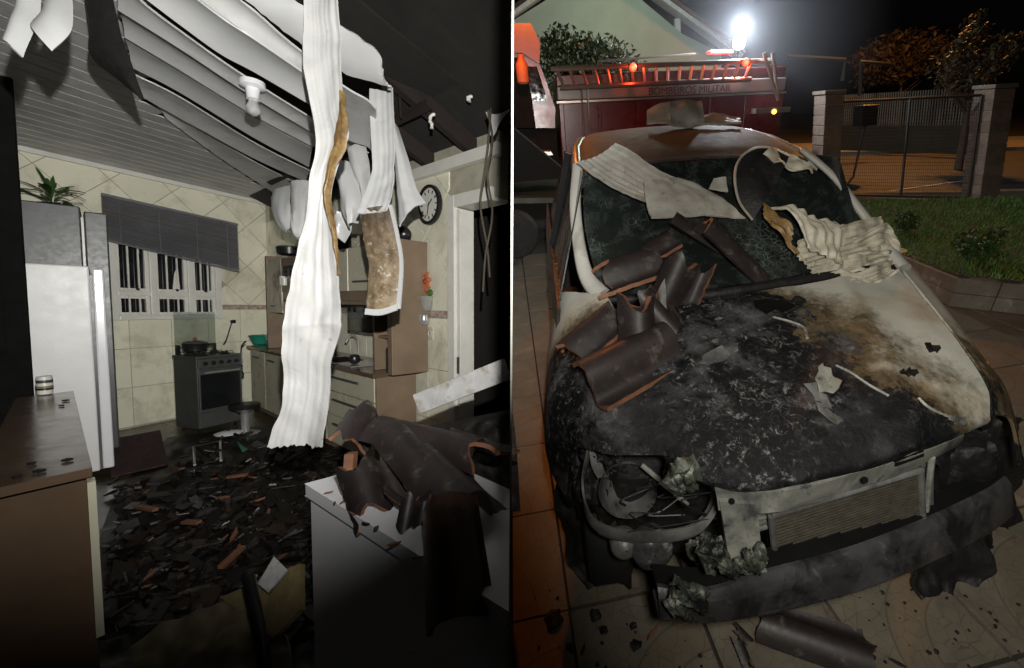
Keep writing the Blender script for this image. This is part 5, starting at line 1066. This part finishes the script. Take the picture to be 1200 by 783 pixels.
for i, pts in enumerate([((905, 375), (925, 378), (940, 388), (948, 398)), ((1075, 466), (1090, 478), (1108, 490), (1128, 494)), ((980, 430), (1000, 440), (1020, 452), (1040, 468))]):
    MB().tube(cat([hoodpt(x, y, .006) for x, y in pts], 24), [.0035 + .0025 * abs(math.sin(k * 1.7)) for k in range(24)], 5).part('peeled_edge', M['palesteel'], bon, smooth=60)
FLg = [[(712, 347, 1.21), (682, 345, 1.17), (658, 345, 1.10), (650, 362, .86)],
       [(732, 385, 1.175), (690, 395, 1.14), (652, 400, 1.02), (643, 430, .76)],
       [(736, 430, 1.12), (690, 445, 1.08), (647, 450, .97), (640, 500, .68)],
       [(750, 475, 1.06), (700, 490, 1.01), (651, 492, .9), (646, 545, .64)],
       [(783, 534, .968), (725, 534, .945), (673, 528, .85), (664, 580, .6)]]
MB().sheet(warp(surf([[dz(*p) for p in r] for r in FLg], 36, 36), .006, 6, 4), .01).part('wing', M['fenderL'], car, smooth=50, label='charred wing on the side with the roof tiles')
FRg = [[(1057, 314, 1.205), (1072, 314, 1.17), (1082, 328, 1.05)], [(1100, 367, 1.145), (1114, 368, 1.09), (1124, 388, .93)], [(1135, 413, 1.085), (1152, 418, 1.02), (1162, 444, .84)], [(1160, 455, 1.03), (1177, 452, .95), (1188, 484, .78)], [(1163, 488, .97), (1186, 492, .88), (1198, 545, .68)]]
MB().sheet(surf([[dz(*p) for p in r] for r in FRg], 30, 20), .01).part('wing', M['fenderR'], car, smooth=50, label='browned white wing on the lawn side')
for (x, y) in ((1156, 432),):
    q = dz(x, y, 1.01); MB().box(q, (.03, .02, 0), (-.01, .05, 0), (0, 0, .012)).part('side_repeater', M['orange'], car, bevel=.004)
# cowl, pillars, roof, screen
def pillar(pts, w, nm, m_): 
    P = cat(pts, 24); return MB().tube(P, [w * (.8 + .5 * (i / 23) ** 2) for i in range(24)], 10, flat=.6).part(nm, M[m_], car, smooth=60)
PL = [dy(677, 193, 1.5), dy(674, 240, 1.32), dy(679, 290, 1.15), dy(688, 325, 1.04), dz(705, 346, 1.19)]
PR = [dy(940, 175, 1.5), dy(978, 208, 1.36), dy(1008, 246, 1.22), dy(1036, 284, 1.08), dz(1060, 314, 1.2)]
pillar(PL, .034, 'windscreen_pillar', 'carwhite'); pillar(PR, .034, 'windscreen_pillar', 'carwhite')
rows = []
for k, yy in enumerate((1.47, 1.7, 2.1, 2.6, 3.0)):
    zc = (1.675, 1.72, 1.765, 1.79, 1.77)[k]; hw = (.62, .63, .64, .62, .58)[k]; ox = (.0, .02, .06, .12, .16)[k]
    rows.append([(ox - hw, yy, zc - .05), (ox - hw * .8, yy, zc - .01), (ox, yy, zc + .012), (ox + hw * .8, yy, zc - .01), (ox + hw, yy, zc - .05)])
MB().sheet(surf(rows, 36, 36)[::-1], .012).part('roof', M['roofpaint'], car, smooth=50)
MB().tube([arr(p[-1]) + arr((0.0, 0, -.02)) for p in rows], .04, 8).part('roof_rail_edge', M['carwhite'], car, smooth=60)
MB().tube([arr(p[0]) + arr((0.0, 0, -.02)) for p in rows], .04, 8).part('roof_rail_edge', M['carside'], car, smooth=60)
SG = surf([[dy(684, 200, 1.48), dy(760, 190, 1.5), dy(850, 183, 1.5), dy(938, 180, 1.48)], [dy(685, 262, 1.24), dy(770, 258, 1.22), dy(880, 245, 1.22), dy(985, 225, 1.26)], [dz(704, 343, 1.2), dz(800, 338, 1.23), dz(920, 322, 1.23), dz(1045, 300, 1.22)]], 40, 40)
MB().sheet(SG - arr((0, 0, .012)), .006).part('windscreen', M['windglass'], car, smooth=50)
MB().tube(cat([dz(707, 352, 1.19), dz(816, 347, 1.21), dz(910, 333, 1.22), dz(1050, 311, 1.2)], 24), .022, 8).part('cowl', M['char'], car, smooth=60)
# charred round flap with a pale rim in the screen
rim = [dy(x, y, v) for x, y, v in ((882, 258, 1.10), (866, 235, 1.17), (861, 205, 1.27), (868, 185, 1.35), (885, 174, 1.38), (905, 174, 1.38), (925, 183, 1.34))]
MB().tube(cat(rim, 40), .007, 6).part('glass_rim', M['ashpvc'], car, smooth=60)
cG = [[(a + (dy(905, 222, 1.19) - a) * f) + arr((0, -.02 * math.sin(math.pi * f), .02 * math.sin(math.pi * f))) for a in cat(rim, 30)] for f in np.linspace(0, 1, 8)]
MB().sheet(cG, .004).part('charred_flap', M['char'], car, smooth=60)
# sides
def side(sx, nm, m_):
    R_ = []
    for yy in (.95, 1.3, 1.8, 2.4, 2.9, 3.2):
        k = (yy - .95) / 2.25; R_.append([(sx * .74, yy, .28), (sx * .80, yy, .55), (sx * .81, yy, .9), (sx * .78, yy, 1.14 + .06 * k)])
    return MB().sheet(surf(R_, 30, 16) if sx < 0 else surf(R_, 30, 16)[::-1], .015).part(nm, M[m_], car, smooth=50)
for sx in (-1, 1):
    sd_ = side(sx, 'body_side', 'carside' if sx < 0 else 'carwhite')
    MB().sheet([[(sx * .775, yy, 1.15), (sx * .64 + .03, yy + (.28 if yy < 1.2 else 0), 1.66)] for yy in (1.05, 1.6, 2.2, 2.85)], .006).part('side_window', M['windglass'], car)
    MB().tube([(sx * .775, 1.95, 1.16), (sx * .66 + .03, 1.95, 1.70)], .035, 6).part('door_pillar', M['black'], car)
    MB().box((sx * .815 - .01, 1.75, .98), (.025, 0, 0), (0, .16, 0), (0, 0, .03)).part('door_handle', M['char'], sd_, bevel=.006)
MB().box((-.72, 3.15, .3), (1.5, 0, 0), (0, .1, 0), (0, 0, .95)).part('tailgate', M['carside'], car, bevel=.04)
MB().box((-.66, 1.12, .55), (1.36, 0, 0), (0, .35, 0), (0, 0, .5)).part('dashboard', M['char'], car, bevel=.05)
MB().box((-.70, .95, .3), (1.4, 0, 0), (0, 2.1, 0), (0, 0, .1)).part('floorpan', M['blackmatte'], car)
for x in (-.35, .38):
    st_ = MB().box((x - .22, 2.0, .45), (.44, 0, 0), (0, .14, 0), (0, .1, .75)).part('seat', M['char'], car, bevel=.05); MB().box((x - .12, 2.12, 1.26), (.24, 0, 0), (0, .09, 0), (0, .02, .17)).part('headrest', M['char'], st_, bevel=.03)
for sx, cy_ in ((-1, .56), (1, .72), (-1, 2.6), (1, 2.6)):
    o = arr((sx * .58 + (0 if sx > 0 else 0), cy_, .30)); w_ = MB().lathe(o, [(.17, 0), (.27, .01), (.295, .04), (.295, .16), (.27, .19), (.17, .2)], 30, (sx, 0, 0)).part('wheel', M['tyre'], car, smooth=40)
    MB().lathe(o, [(.005, .15), (.06, .16), (.08, .14), (.165, .17), (.17, .02)], 24, (sx, 0, 0)).part('rim', M['burntsteel'], w_, smooth=40)
# front end: engine bay dark, cross member, uprights, lamp bracket, radiator, beam
MB().box((-.66, .30, .25), (1.3, 0, 0), (0, .5, 0), (0, 0, .55)).part('engine_block', M['char'], car, bevel=.06)
XM = surf([[dz(838, 574, .935), dz(900, 577, .935), dz(957, 568, .945), dz(1000, 555, .945), dz(1062, 538, .94), dz(1130, 510, .93)], [dz(840, 583, .905), dz(902, 587, .90), dz(960, 577, .91), dz(1000, 563, .91), dz(1062, 546, .91), dz(1128, 516, .90)], [dz(842, 598, .86), dz(905, 601, .855), dz(960, 587, .865), dz(1000, 574, .87), dz(1060, 554, .87), dz(1122, 523, .865)]], 12, 50)
MB().sheet(warp(XM, .003, 20, 5), .018).part('cross_member', M['palesteel'], car, smooth=50, label='ash white upper cross member above the radiator')
MB().sheet(surf([[dz(842, 582, .90), dz(882, 584, .90)], [dz(846, 612, .80), dz(886, 606, .81)], [dz(852, 650, .67), dz(890, 646, .67)], [dz(858, 668, .6), dz(896, 664, .6)]], 20, 10)[:, ::-1], .02).part('upright', M['palesteel'], car, smooth=50)
MB().lathe(dz(873, 633, .72) + arr((0, -.012, 0)), [(.004, 0), (.026, 0), (.026, .004)], 16, (0, -1, .3)).part('bolt_hole', M['blackmatte'], car)
MB().lathe(dz(855, 584, .905) + arr((0, -.012, 0.002)), [(.003, 0), (.009, 0), (.009, .004)], 12, (0, -1, .5)).part('bolt_hole', M['blackmatte'], car)
MB().lathe(dz(1010, 560, .925) + arr((0, -.01, 0.002)), [(.003, 0), (.010, 0), (.010, .004)], 12, (0, -1, .5)).part('bolt_hole', M['blackmatte'], car)
MB().sheet([[dz(1048, 541, .945), dz(1083, 528, .94)], [dz(1050, 547, .93), dz(1083, 535, .925)]], .01).part('slot', M['blackmatte'], car)
# radiator
rc = [dz(900, 598, .85), dz(1073, 546, .86), dz(1075, 601, .52), dz(906, 663, .5)]
rc = [dy(900, 598, .075), dy(1073, 546, .12), dy(1076, 601, .12), dy(907, 663, .075)]
MB().slab(rc[::-1], (0, .04, 0)).part('radiator', M['char'], car); rad_o = bpy.data.objects['radiator']
for k in range(19):
    f = (k + .5) / 19; a = rc[0] + (rc[3] - rc[0]) * f; b = rc[1] + (rc[2] - rc[1]) * f
    MB().box(a + arr((0, -.022, -.0024)), b - a, (0, .021, 0), (0, 0, .0048)).part('fin', M['fin'], rad_o)
for a, b in ((rc[0], rc[1]), (rc[1], rc[2]), (rc[3], rc[0]), (rc[3], rc[2])): MB().tube([a - arr((0, .02, 0)), b - arr((0, .02, 0))], .011, 8).part('radiator_frame', M['burntsteel'], rad_o, smooth=40)
rs_ = [dy(1080, 545, .13), dy(1094, 536, .13), dy(1094, 592, .13), dy(1080, 598, .13)]
MB().slab(rs_[::-1], (0, .03, 0)).part('radiator_tank', M['burntsteel'], car, bevel=.005); MB().tube([dy(1092, 536, .1), dy(1085, 598, .1)], .010, 8).part('cooling_pipe', M['palesteel'], car, smooth=40)
gs = MB()
for k in range(5): gs.box(dy(886, 600 + k * 6, .07), dy(900, 596 + k * 6, .08) - dy(886, 600 + k * 6, .07), (0, .012, 0), (0, 0, .008))
gs.part('grille_stub', M['palesteel'], car)
# bumper beam
top_ = [(770, 690, .60), (828, 694, .585), (890, 675, .585), (955, 658, .585), (1006, 643, .585), (1080, 614, .585), (1152, 580, .585), (1178, 562, .59)]
bot_ = [(772, 720, .50), (830, 724, .475), (900, 715, .46), (958, 701, .45), (1000, 690, .445), (1074, 662, .44), (1150, 625, .44), (1180, 603, .45)]
tA = [dz(*p) for p in top_]; bA = [dz(*p) for p in bot_]
bk = [p + arr((0, .06, .004)) for p in tA]
Lw = [bk, tA, [a + (b - a) * .12 + arr((0, -.012, 0)) for a, b in zip(tA, bA)], [a + (b - a) * .88 + arr((0, -.012, 0)) for a, b in zip(tA, bA)], bA, [p + arr((0, .08, 0)) for p in bA]]
Lc = [cat(r_, 60) for r_ in Lw]; BG = []
for a, b in zip(Lc, Lc[1:]): BG += [a + (b - a) * f for f in (0, .33, .66)]
BG = np.array(BG + [Lc[-1]])
bmp = MB().sheet(warp(BG, .0025, 9, 6)[:, ::-1], .012).part('bumper_beam', M['beam'], car, smooth=28)
MB().sheet(np.array([Lc[0] + (Lc[1] - Lc[0]) * f_ + Z * .019 for f_ in (-.1, .3, .6, .9)])[:, ::-1], .003).part('beam_top', M['blackmatte'], bmp, smooth=40)
for q_, o_ in ((Lc[1], (0, -.004, .003)), (Lc[4], (0, -.006, -.002))): MB().tube(q_ + arr(o_), .0055, 6).part('edge_highlight', M['burntsteel'], bmp, smooth=60)  # lighter tubes added along the beam edges to imitate their highlight
for k in range(5): MB().lathe(dz(1012 + k * 16, 668 - k * 6.4, .50) + arr((0, -.004, 0)), [(.003, 0), (.010, 0), (.010, .004)], 10, (0, -1, 0)).part('beam_hole', M['blackmatte'], car)
# lamp bracket ring, reflector and fog lamp on the tile side
ring = [(690, 528, .84), (684, 565, .76), (690, 600, .68), (708, 617, .645), (745, 624, .635), (790, 622, .64), (820, 612, .66), (836, 590, .73), (838, 570, .8)]
RP = cat([dz(x, y, z) for x, y, z in ring], 50)
MB().sheet([[p + arr((0, -.012, .028)), p + arr((0, -.022, 0.0)), p + arr((0, -.012, -.028)), p + arr((0, .03, -.03))] for p in RP], .008).part('lamp_bracket', M['burntsteel'], car, smooth=50)
hc = dz(738, 585, .72) + arr((0, .04, 0))
hl = MB().lathe(hc, [(.004, .09), (.05, .085), (.085, .05), (.10, .0), (.104, -.01), (.104, .0), (.1, .02), (.09, .06)], 28, (0.1, 1, -.35), closed=False).part('headlamp', M['burntsteel'], car, smooth=50)
MB().lathe(hc + arr((0, .06, -.02)), [(.004, -.03), (.02, -.025), (.024, .02)], 14, (0.1, 1, -.35)).part('reflector', M['char'], hl, smooth=50)
random.seed(77)
for k in range(7):
    x0, y0 = random.uniform(695, 830), random.uniform(540, 600); P_ = [D.at(x0 + random.uniform(-22, 22) * q, y0 + random.uniform(5, 16) * q, y=.12 + .03 * random.random()) for q in range(4)]
    MB().tube(cat(P_, 14), random.uniform(.002, .0055), 6).part('burnt_wire', M[random.choice(('char', 'burntsteel', 'char'))], car, smooth=60)
MB().tube([dz(752, 545, .85), dz(785, 572, .80), dz(806, 592, .76)], .009, 8).part('stay', M['palesteel'], car, smooth=40)
MB().sheet(surf([[dz(690, 520, .86), dz(702, 520, .86)], [dz(693, 545, .8), dz(706, 545, .8)], [dz(700, 560, .76), dz(712, 558, .76)]], 10, 5)[:, ::-1], .006).part('wing_bracket', M['burntsteel'], car, smooth=50)
for (x, y, r_, m_) in ((765, 645, .066, 'lens'), (732, 640, .045, 'burntsteel')):
    o = dz(x, y, .56); f_ = MB().lathe(o, [(r_ * 1.1, .05), (r_ * 1.1, .0), (r_ * .95, -.012), (r_ * .5, -.03), (.003, -.034)], 24, (0, 1, -.45), closed=False).part('fog_lamp', M[m_], car, smooth=60)
# melted plastic clumps
def clump(pts, rr, seed, m_, nm, amp=.5, par=None, lab=None, F=D, n=3, thing_=None):
    bm = bmesh.new(); bmesh.ops.create_icosphere(bm, subdivisions=5, radius=1)
    c = arr(pts); R3 = arr(rr)
    for v in bm.verts:
        d = arr(v.co); k = 1 + amp * nz(d, 1.6, seed) + amp * .5 * abs(nz(arr((d[0] * 3, d[1], d[2] * .6)), 4.5, seed)) + amp * .3 * nz(arr((d[0] * 2.5, d[1], d[2] * .5)), 9, seed); v.co = Vector(c + d * k * R3)
    m = MB(); m.add([v.co[:] for v in bm.verts], [[w.index for w in f.verts] for f in bm.faces]); bm.free()
    return m.part(nm, M[m_], par or car, smooth=80, label=lab)
clump(dz(802, 552, .88), (.055, .045, .055), 3, 'melt', 'melted_lamp_plastic', .5); clump(dz(838, 650, .60), (.075, .055, .065), 5, 'melt', 'melted_bumper_plastic', .5)
clump(dz(806, 697, .52), (.09, .055, .075), 9, 'melt', 'melted_bumper_plastic', .4); clump(dz(880, 660, .58), (.04, .035, .045), 12, 'melt', 'melted_bumper_plastic', .5)
clump(dz(700, 585, .62) + arr((.0, .12, 0)), (.10, .12, .16), 15, 'char', 'melted_wing_liner', .6); pass
def drape(A, B, seed): return ribbon(D, A, B, 40, 26, 'y', bow=-.05, rough=.05, rs=6, seed=seed, th=.012, edge=.4, fold=.012).part('melted_wing_liner', M['char'], car, smooth=60)
drape([(1080, 635, .20), (1074, 660, .16), (1078, 685, .13), (1086, 703, .10)], [(1152, 618, .26), (1160, 650, .20), (1156, 680, .15), (1142, 702, .11)], 18)
drape([(1138, 500, .24), (1150, 540, .22), (1158, 580, .22), (1165, 640, .24)], [(1196, 490, .40), (1199, 540, .42), (1197, 600, .42), (1180, 660, .40)], 20)
drape([(1096, 524, .19), (1098, 560, .19), (1098, 600, .2)], [(1150, 505, .22), (1155, 560, .22), (1150, 590, .22)], 24)
drape([(648, 560, .62), (655, 620, .55), (668, 660, .46), (688, 692, .36)], [(690, 560, .4), (712, 620, .34), (735, 660, .32), (738, 684, .33)], 30)
clump(dz(1150, 560, .64) + arr((0, .12, 0)), (.12, .10, .18), 22, 'char', 'melted_lamp_unit', .4)
clump(dz(716, 550, .78) + arr((0, .08, 0)), (.08, .07, .07), 26, 'char', 'melted_lamp_unit', .6); clump(dz(790, 600, .66) + arr((0, .16, 0)), (.14, .08, .14), 27, 'char', 'melted_lamp_unit', .5)
random.seed(55)
for (cx, cy, rx, ry, v) in ((802, 552, 26, 24, -.02), (838, 650, 36, 26, -.06), (806, 697, 40, 24, -.08), (880, 655, 22, 20, -.03)):
    for k in range(7):
        x0, y0 = cx + random.uniform(-rx, rx) * .6, cy + random.uniform(-ry, ry) * .6; a = random.uniform(0, 3.14); l, w = random.uniform(.5, .9) * rx, random.uniform(4, 10); ca, sa = math.cos(a), math.sin(a)
        A = [(x0 - l * ca / 2 - w * sa, y0 - l * sa / 2 + w * ca, v), (x0 - w * sa * 1.3, y0 + w * ca * 1.3, v - .02), (x0 + l * ca / 2 - w * sa, y0 + l * sa / 2 + w * ca, v + .01)]
        B = [(x0 - l * ca / 2 + w * sa, y0 - l * sa / 2 - w * ca, v), (x0 + w * sa, y0 - w * ca, v - .01), (x0 + l * ca / 2 + w * sa, y0 + l * sa / 2 - w * ca, v + .01)]
        ribbon(D, A, B, 20, 9, 'y', bow=.015, rough=.02, rs=18, seed=200 + k, th=.003, edge=1.2, fold=.012).part('melted_shred', M['melt'], car, smooth=60)
# ------------------------------------------------------------------ debris on the car
def yr(A, B, nm, lb, m_, ct_='ceiling panel', gr=None, n=40, m=21, **k):
    return ribbon(D, A, B, n, m, 'y', **k).thing(nm, M[m_], D, lb, ct_, gr, smooth=55)
yr([(676, 190, 1.42), (700, 208, 1.36), (730, 224, 1.28), (762, 236, 1.2)], [(721, 168, 1.5), (745, 180, 1.46), (768, 196, 1.38), (800, 212, 1.3)], 'fallen_ceiling_panel', 'curved ribbed white panel lying across the top of the windscreen', 'ashpvc', gr='ceiling panels on the windscreen', bow=-.02, ribs=.0035, nrib=7, rough=.012, rs=6, seed=41, th=.009, edge=.3)
yr([(755, 212, 1.28), (757, 232, 1.2), (764, 255, 1.12)], [(795, 208, 1.30), (838, 226, 1.24), (874, 254, 1.12)], 'fallen_ceiling_panel', 'flat ribbed white panel in the middle of the windscreen', 'ashpvc', gr='ceiling panels on the windscreen', n=40, bow=.01, ribs=.0, fold=.006, rough=.014, rs=8, seed=43, th=.009, edge=.3)
yr([(830, 222, 1.2), (836, 210, 1.25)], [(852, 226, 1.2), (850, 208, 1.25)], 'fallen_ceiling_panel', 'small white panel corner poking up beside the charred flap', 'ashpvc', gr='ceiling panels on the windscreen', n=10, m=8, rough=.01, rs=10, seed=44, th=.008)
yr([(893, 185, 1.33), (905, 176, 1.36), (925, 174, 1.36)], [(905, 195, 1.28), (930, 200, 1.27), (952, 202, 1.26)], 'melted_panel_scrap', 'crumpled pale melted scrap high on the windscreen near the pillar', 'heappvc', 'scrap', None, 30, 14, rough=.05, rs=9, seed=45, th=.008)
random.seed(3)
heap = [([(905, 240, 1.12), (930, 262, 1.06), (945, 292, .98)], [(975, 262, 1.14), (990, 285, 1.04), (985, 315, .96)], 'smooth white fold at the left of the melted heap by the screen base'),
        ([(935, 282, 1.03), (985, 265, 1.1), (1035, 252, 1.15)], [(950, 318, .93), (1005, 300, 1.0), (1060, 296, 1.06)], 'large wrinkled melted sheet in the middle of the heap'),
        ([(1000, 280, 1.05), (1040, 262, 1.12), (1052, 290, 1.08)], [(1010, 320, .95), (1050, 310, 1.0), (1082, 326, 1.0)], 'white curled strip spilling over the bonnet edge'),
        ([(985, 312, .92), (1010, 318, .90), (1045, 305, .95)], [(1000, 330, .86), (1025, 332, .86), (1052, 318, .9)], 'burnt yellow fold hanging over the rear of the bonnet'),
        ([(955, 305, .95), (985, 300, .98), (1015, 298, 1.0)], [(960, 322, .9), (990, 318, .92), (1020, 318, .94)], 'thin folded melted layer under the wrinkled sheet'),
        ([(895, 238, 1.12), (915, 250, 1.08), (925, 268, 1.04)], [(905, 262, 1.06), (918, 280, 1.0), (935, 300, .95)], 'brown charred end of the melted heap beside the flap')]
for i, (A, B, lb) in enumerate(heap):
    A = [(x, y, v - .04) for x, y, v in A]; B = [(x, y, v - .04) for x, y, v in B]
    yr(A, B, 'melted_sheet_fold', lb, 'heappvc' if i != 5 else 'burnt_edge', 'melted sheet', 'melted sheet heap at the screen base', 46, 30, bow=.03, ribs=.007, nrib=5 + i % 3, rough=.035, rs=9, seed=50 + i, th=.008, edge=.4)
yr([(758, 128, 2.5), (772, 122, 2.5), (786, 121, 2.5)], [(758, 146, 2.3), (772, 147, 2.3), (786, 146, 2.3)], 'grey_panel_scrap', 'pale upright panel scrap on the rear of the car roof', 'ashpvc', 'scrap', None, 20, 12, rough=.02, rs=6, seed=61, th=.012)
yr([(784, 122, 2.5), (804, 119, 2.5), (822, 120, 2.5)], [(782, 146, 2.3), (805, 146, 2.3), (826, 145, 2.3)], 'grey_panel_scrap', 'grey crumpled panel scrap on the rear edge of the car roof', 'ashpvc', 'scrap', None, 20, 14, rough=.04, rs=5, seed=62, th=.012)
yr([(822, 136, 2.5), (840, 134, 2.5), (868, 139, 2.5)], [(820, 146, 2.3), (845, 146, 2.3), (868, 147, 2.3)], 'grey_panel_scrap', 'low flattened scrap at the back of the roof near the work light', 'ashpvc', 'scrap', None, 20, 10, rough=.03, rs=6, seed=63, th=.012)
# roof tiles on the scuttle and wing: (px, py, D.y, euler, mesh, scale)
for (x, y, v, eu, me, sc, lb) in (
    (742, 430, 1.13, (10, 20, -64), TF, .82, 'long purple brown roof tile lying across the wing'),
    (756, 388, 1.19, (70, 6, 14), TB3, .8, 'arched roof tile showing its orange curved edge'),
    (702, 398, 1.16, (20, -12, -60), TB1, .8, 'dark roof tile on the wing behind the arched one'),
    (742, 322, 1.27, (10, 6, -78), TB3, .85, 'brown broken roof tile at the foot of the windscreen'),
    (770, 299, 1.31, (24, -10, -85), TB1, .75, 'roof tile with straight orange edge under the flat panel'),
    (796, 336, 1.27, (75, 20, -24), TB2, .85, 'upright broken roof tile with wavy orange edge by the bonnet'),
    (772, 362, 1.24, (50, -25, 30), TB1, .6, 'broken roof tile wedged between the arched and upright tiles'),
    (850, 302, 1.31, (44, 4, 86), TDk, .8, 'large dark roof tile leaning on the lower windscreen'),
    (815, 280, 1.37, (32, 10, 76), TDk, .6, 'dark roof tile lying above the orange edged ones')):
    put(D, 'roof_tile', me, D.at(x, y, z=v), eu, lb, 'roof tile', 'roof tiles on the car', sc)
random.seed(8)
for i in range(40):
    x, y = random.uniform(905, 1030), random.uniform(285, 330)
    if y > 352 - (x - 816) * .154 - 6: continue
    put(D, 'char_crumb', SH[i % 8], D.at(x, y, y=.93 + (330 - y) * .003), [random.uniform(0, 360) for _ in range(3)], 'small burnt crumb at the foot of the windscreen', 'crumb', 'burnt crumbs on the scuttle', random.uniform(.15, .35))
# on the ground
put(D, 'roof_tile', roof_tile(.5, .25, 0, 1, .03, 19), D.at(950, 745, z=.03), (0, 6, 62), 'dark brown roof tile on the ground in front of the bumper beam', 'roof tile', 'roof tiles on the ground', .8)
put(D, 'roof_tile', TB3, D.at(870, 765, z=.04), (20, 40, 20), 'small black tile fragment on edge near the bottom', 'roof tile', 'roof tiles on the ground', .3)
put(D, 'roof_tile', TB1, D.at(868, 742, z=.04), (30, 30, 60), 'upright black tile fragment under the beam', 'roof tile', 'roof tiles on the ground', .26)
for i, (x, y, s_, lb) in enumerate(((764, 742, .8, 'orange tile splinter on the driveway before the melted bumper'), (683, 762, .5, 'small orange tile splinter near the tile joint'), (760, 690, .4, 'orange tile chip beside the headlamp'), (1052, 778, .6, 'orange tile chip at the foot of the dark tile'))):
    put(D, 'tile_splinter', SH[(i + 1) % 8], D.at(x, y, z=.02), (25, 10, 40 + i * 30), lb, 'tile splinter', 'tile splinters on the driveway', s_)
random.seed(31)
cm = [None] * 4
for k in range(4):
    bm = bmesh.new(); bmesh.ops.create_icosphere(bm, subdivisions=2, radius=.03)
    for v_ in bm.verts: v_.co *= 1 + .8 * nz(arr(v_.co) * 30, 1.2, k); v_.co.z *= .5
    me = bpy.data.meshes.new('ash_lump'); bm.to_mesh(me); bm.free(); me.materials.append(M['char']); cm[k] = me
spots = [(648, 725), (698, 722), (707, 738), (745, 756), (742, 733), (668, 758)] + [(random.uniform(625, 830), random.uniform(690, 783)) for _ in range(26)] + [(random.uniform(1000, 1195), random.uniform(690, 783)) for _ in range(34)]
for i, (x, y) in enumerate(spots):
    s_ = (1.3, .8, .6, .7, .5, .5)[i] if i < 6 else random.uniform(.08, .3)
    put(D, 'ash_lump', cm[i % 4], D.at(x, y, z=.004), (0, 0, random.uniform(0, 360)), ('largest black ash lump on the tile joint by the wheel', 'black ash lump right of the largest one', 'small ash lump below the wheel liner', 'ash lump beside the orange splinter', 'ash lump above the orange splinter', 'ash lump left of the small orange splinter')[i] if i < 6 else 'small black ash crumb on the driveway tiles', 'ash lump', None if i < 6 else 'ash crumbs on the driveway', s_)

# added haze volume that imitates the glare around the work light
qs = tp(866, 50, .3)
sm = MB(); bmS = bmesh.new(); bmesh.ops.create_icosphere(bmS, subdivisions=4, radius=1.0)
sm.add([arr(v.co) * arr((3.2, 1.6, 2.4)) + qs for v in bmS.verts], [[w.index for w in f.verts] for f in bmS.faces]); bmS.free()
ms = bpy.data.materials.new('glare_haze_volume'); ms.use_nodes = True; ts = ms.node_tree; ts.nodes.clear()
os_ = ts.nodes.new('ShaderNodeOutputMaterial'); pv = ts.nodes.new('ShaderNodeVolumePrincipled'); tc = ts.nodes.new('ShaderNodeTexCoord')
mp = ts.nodes.new('ShaderNodeMapping'); mp.inputs['Location'].default_value = (0, 0, -2.4); mp.vector_type = 'POINT'
vm = ts.nodes.new('ShaderNodeVectorMath'); vm.operation = 'ADD'; vm.inputs[1].default_value = (0, 0, -2.4); ts.links.new(tc.outputs['Object'], vm.inputs[0]); ts.nodes.remove(mp)
vd = ts.nodes.new('ShaderNodeVectorMath'); vd.operation = 'DIVIDE'; vd.inputs[1].default_value = (3.2, 1.6, 2.4); ts.links.new(vm.outputs[0], vd.inputs[0])
vl = ts.nodes.new('ShaderNodeVectorMath'); vl.operation = 'LENGTH'; ts.links.new(vd.outputs[0], vl.inputs[0])
m1 = ts.nodes.new('ShaderNodeMath'); m1.operation = 'SUBTRACT'; m1.use_clamp = True; m1.inputs[0].default_value = 1; ts.links.new(vl.outputs['Value'], m1.inputs[1])
m2 = ts.nodes.new('ShaderNodeMath'); m2.operation = 'MULTIPLY'; m2.inputs[1].default_value = .045; ts.links.new(m1.outputs[0], m2.inputs[0])
pv.inputs['Color'].default_value = (.85, .9, 1, 1); ts.links.new(m2.outputs[0], pv.inputs['Density']); ts.links.new(pv.outputs[0], os_.inputs['Volume'])
sm.thing('glare_haze', ms, D, 'thin added haze imitating the glare around the white work light', 'glare_haze', kind='stuff')
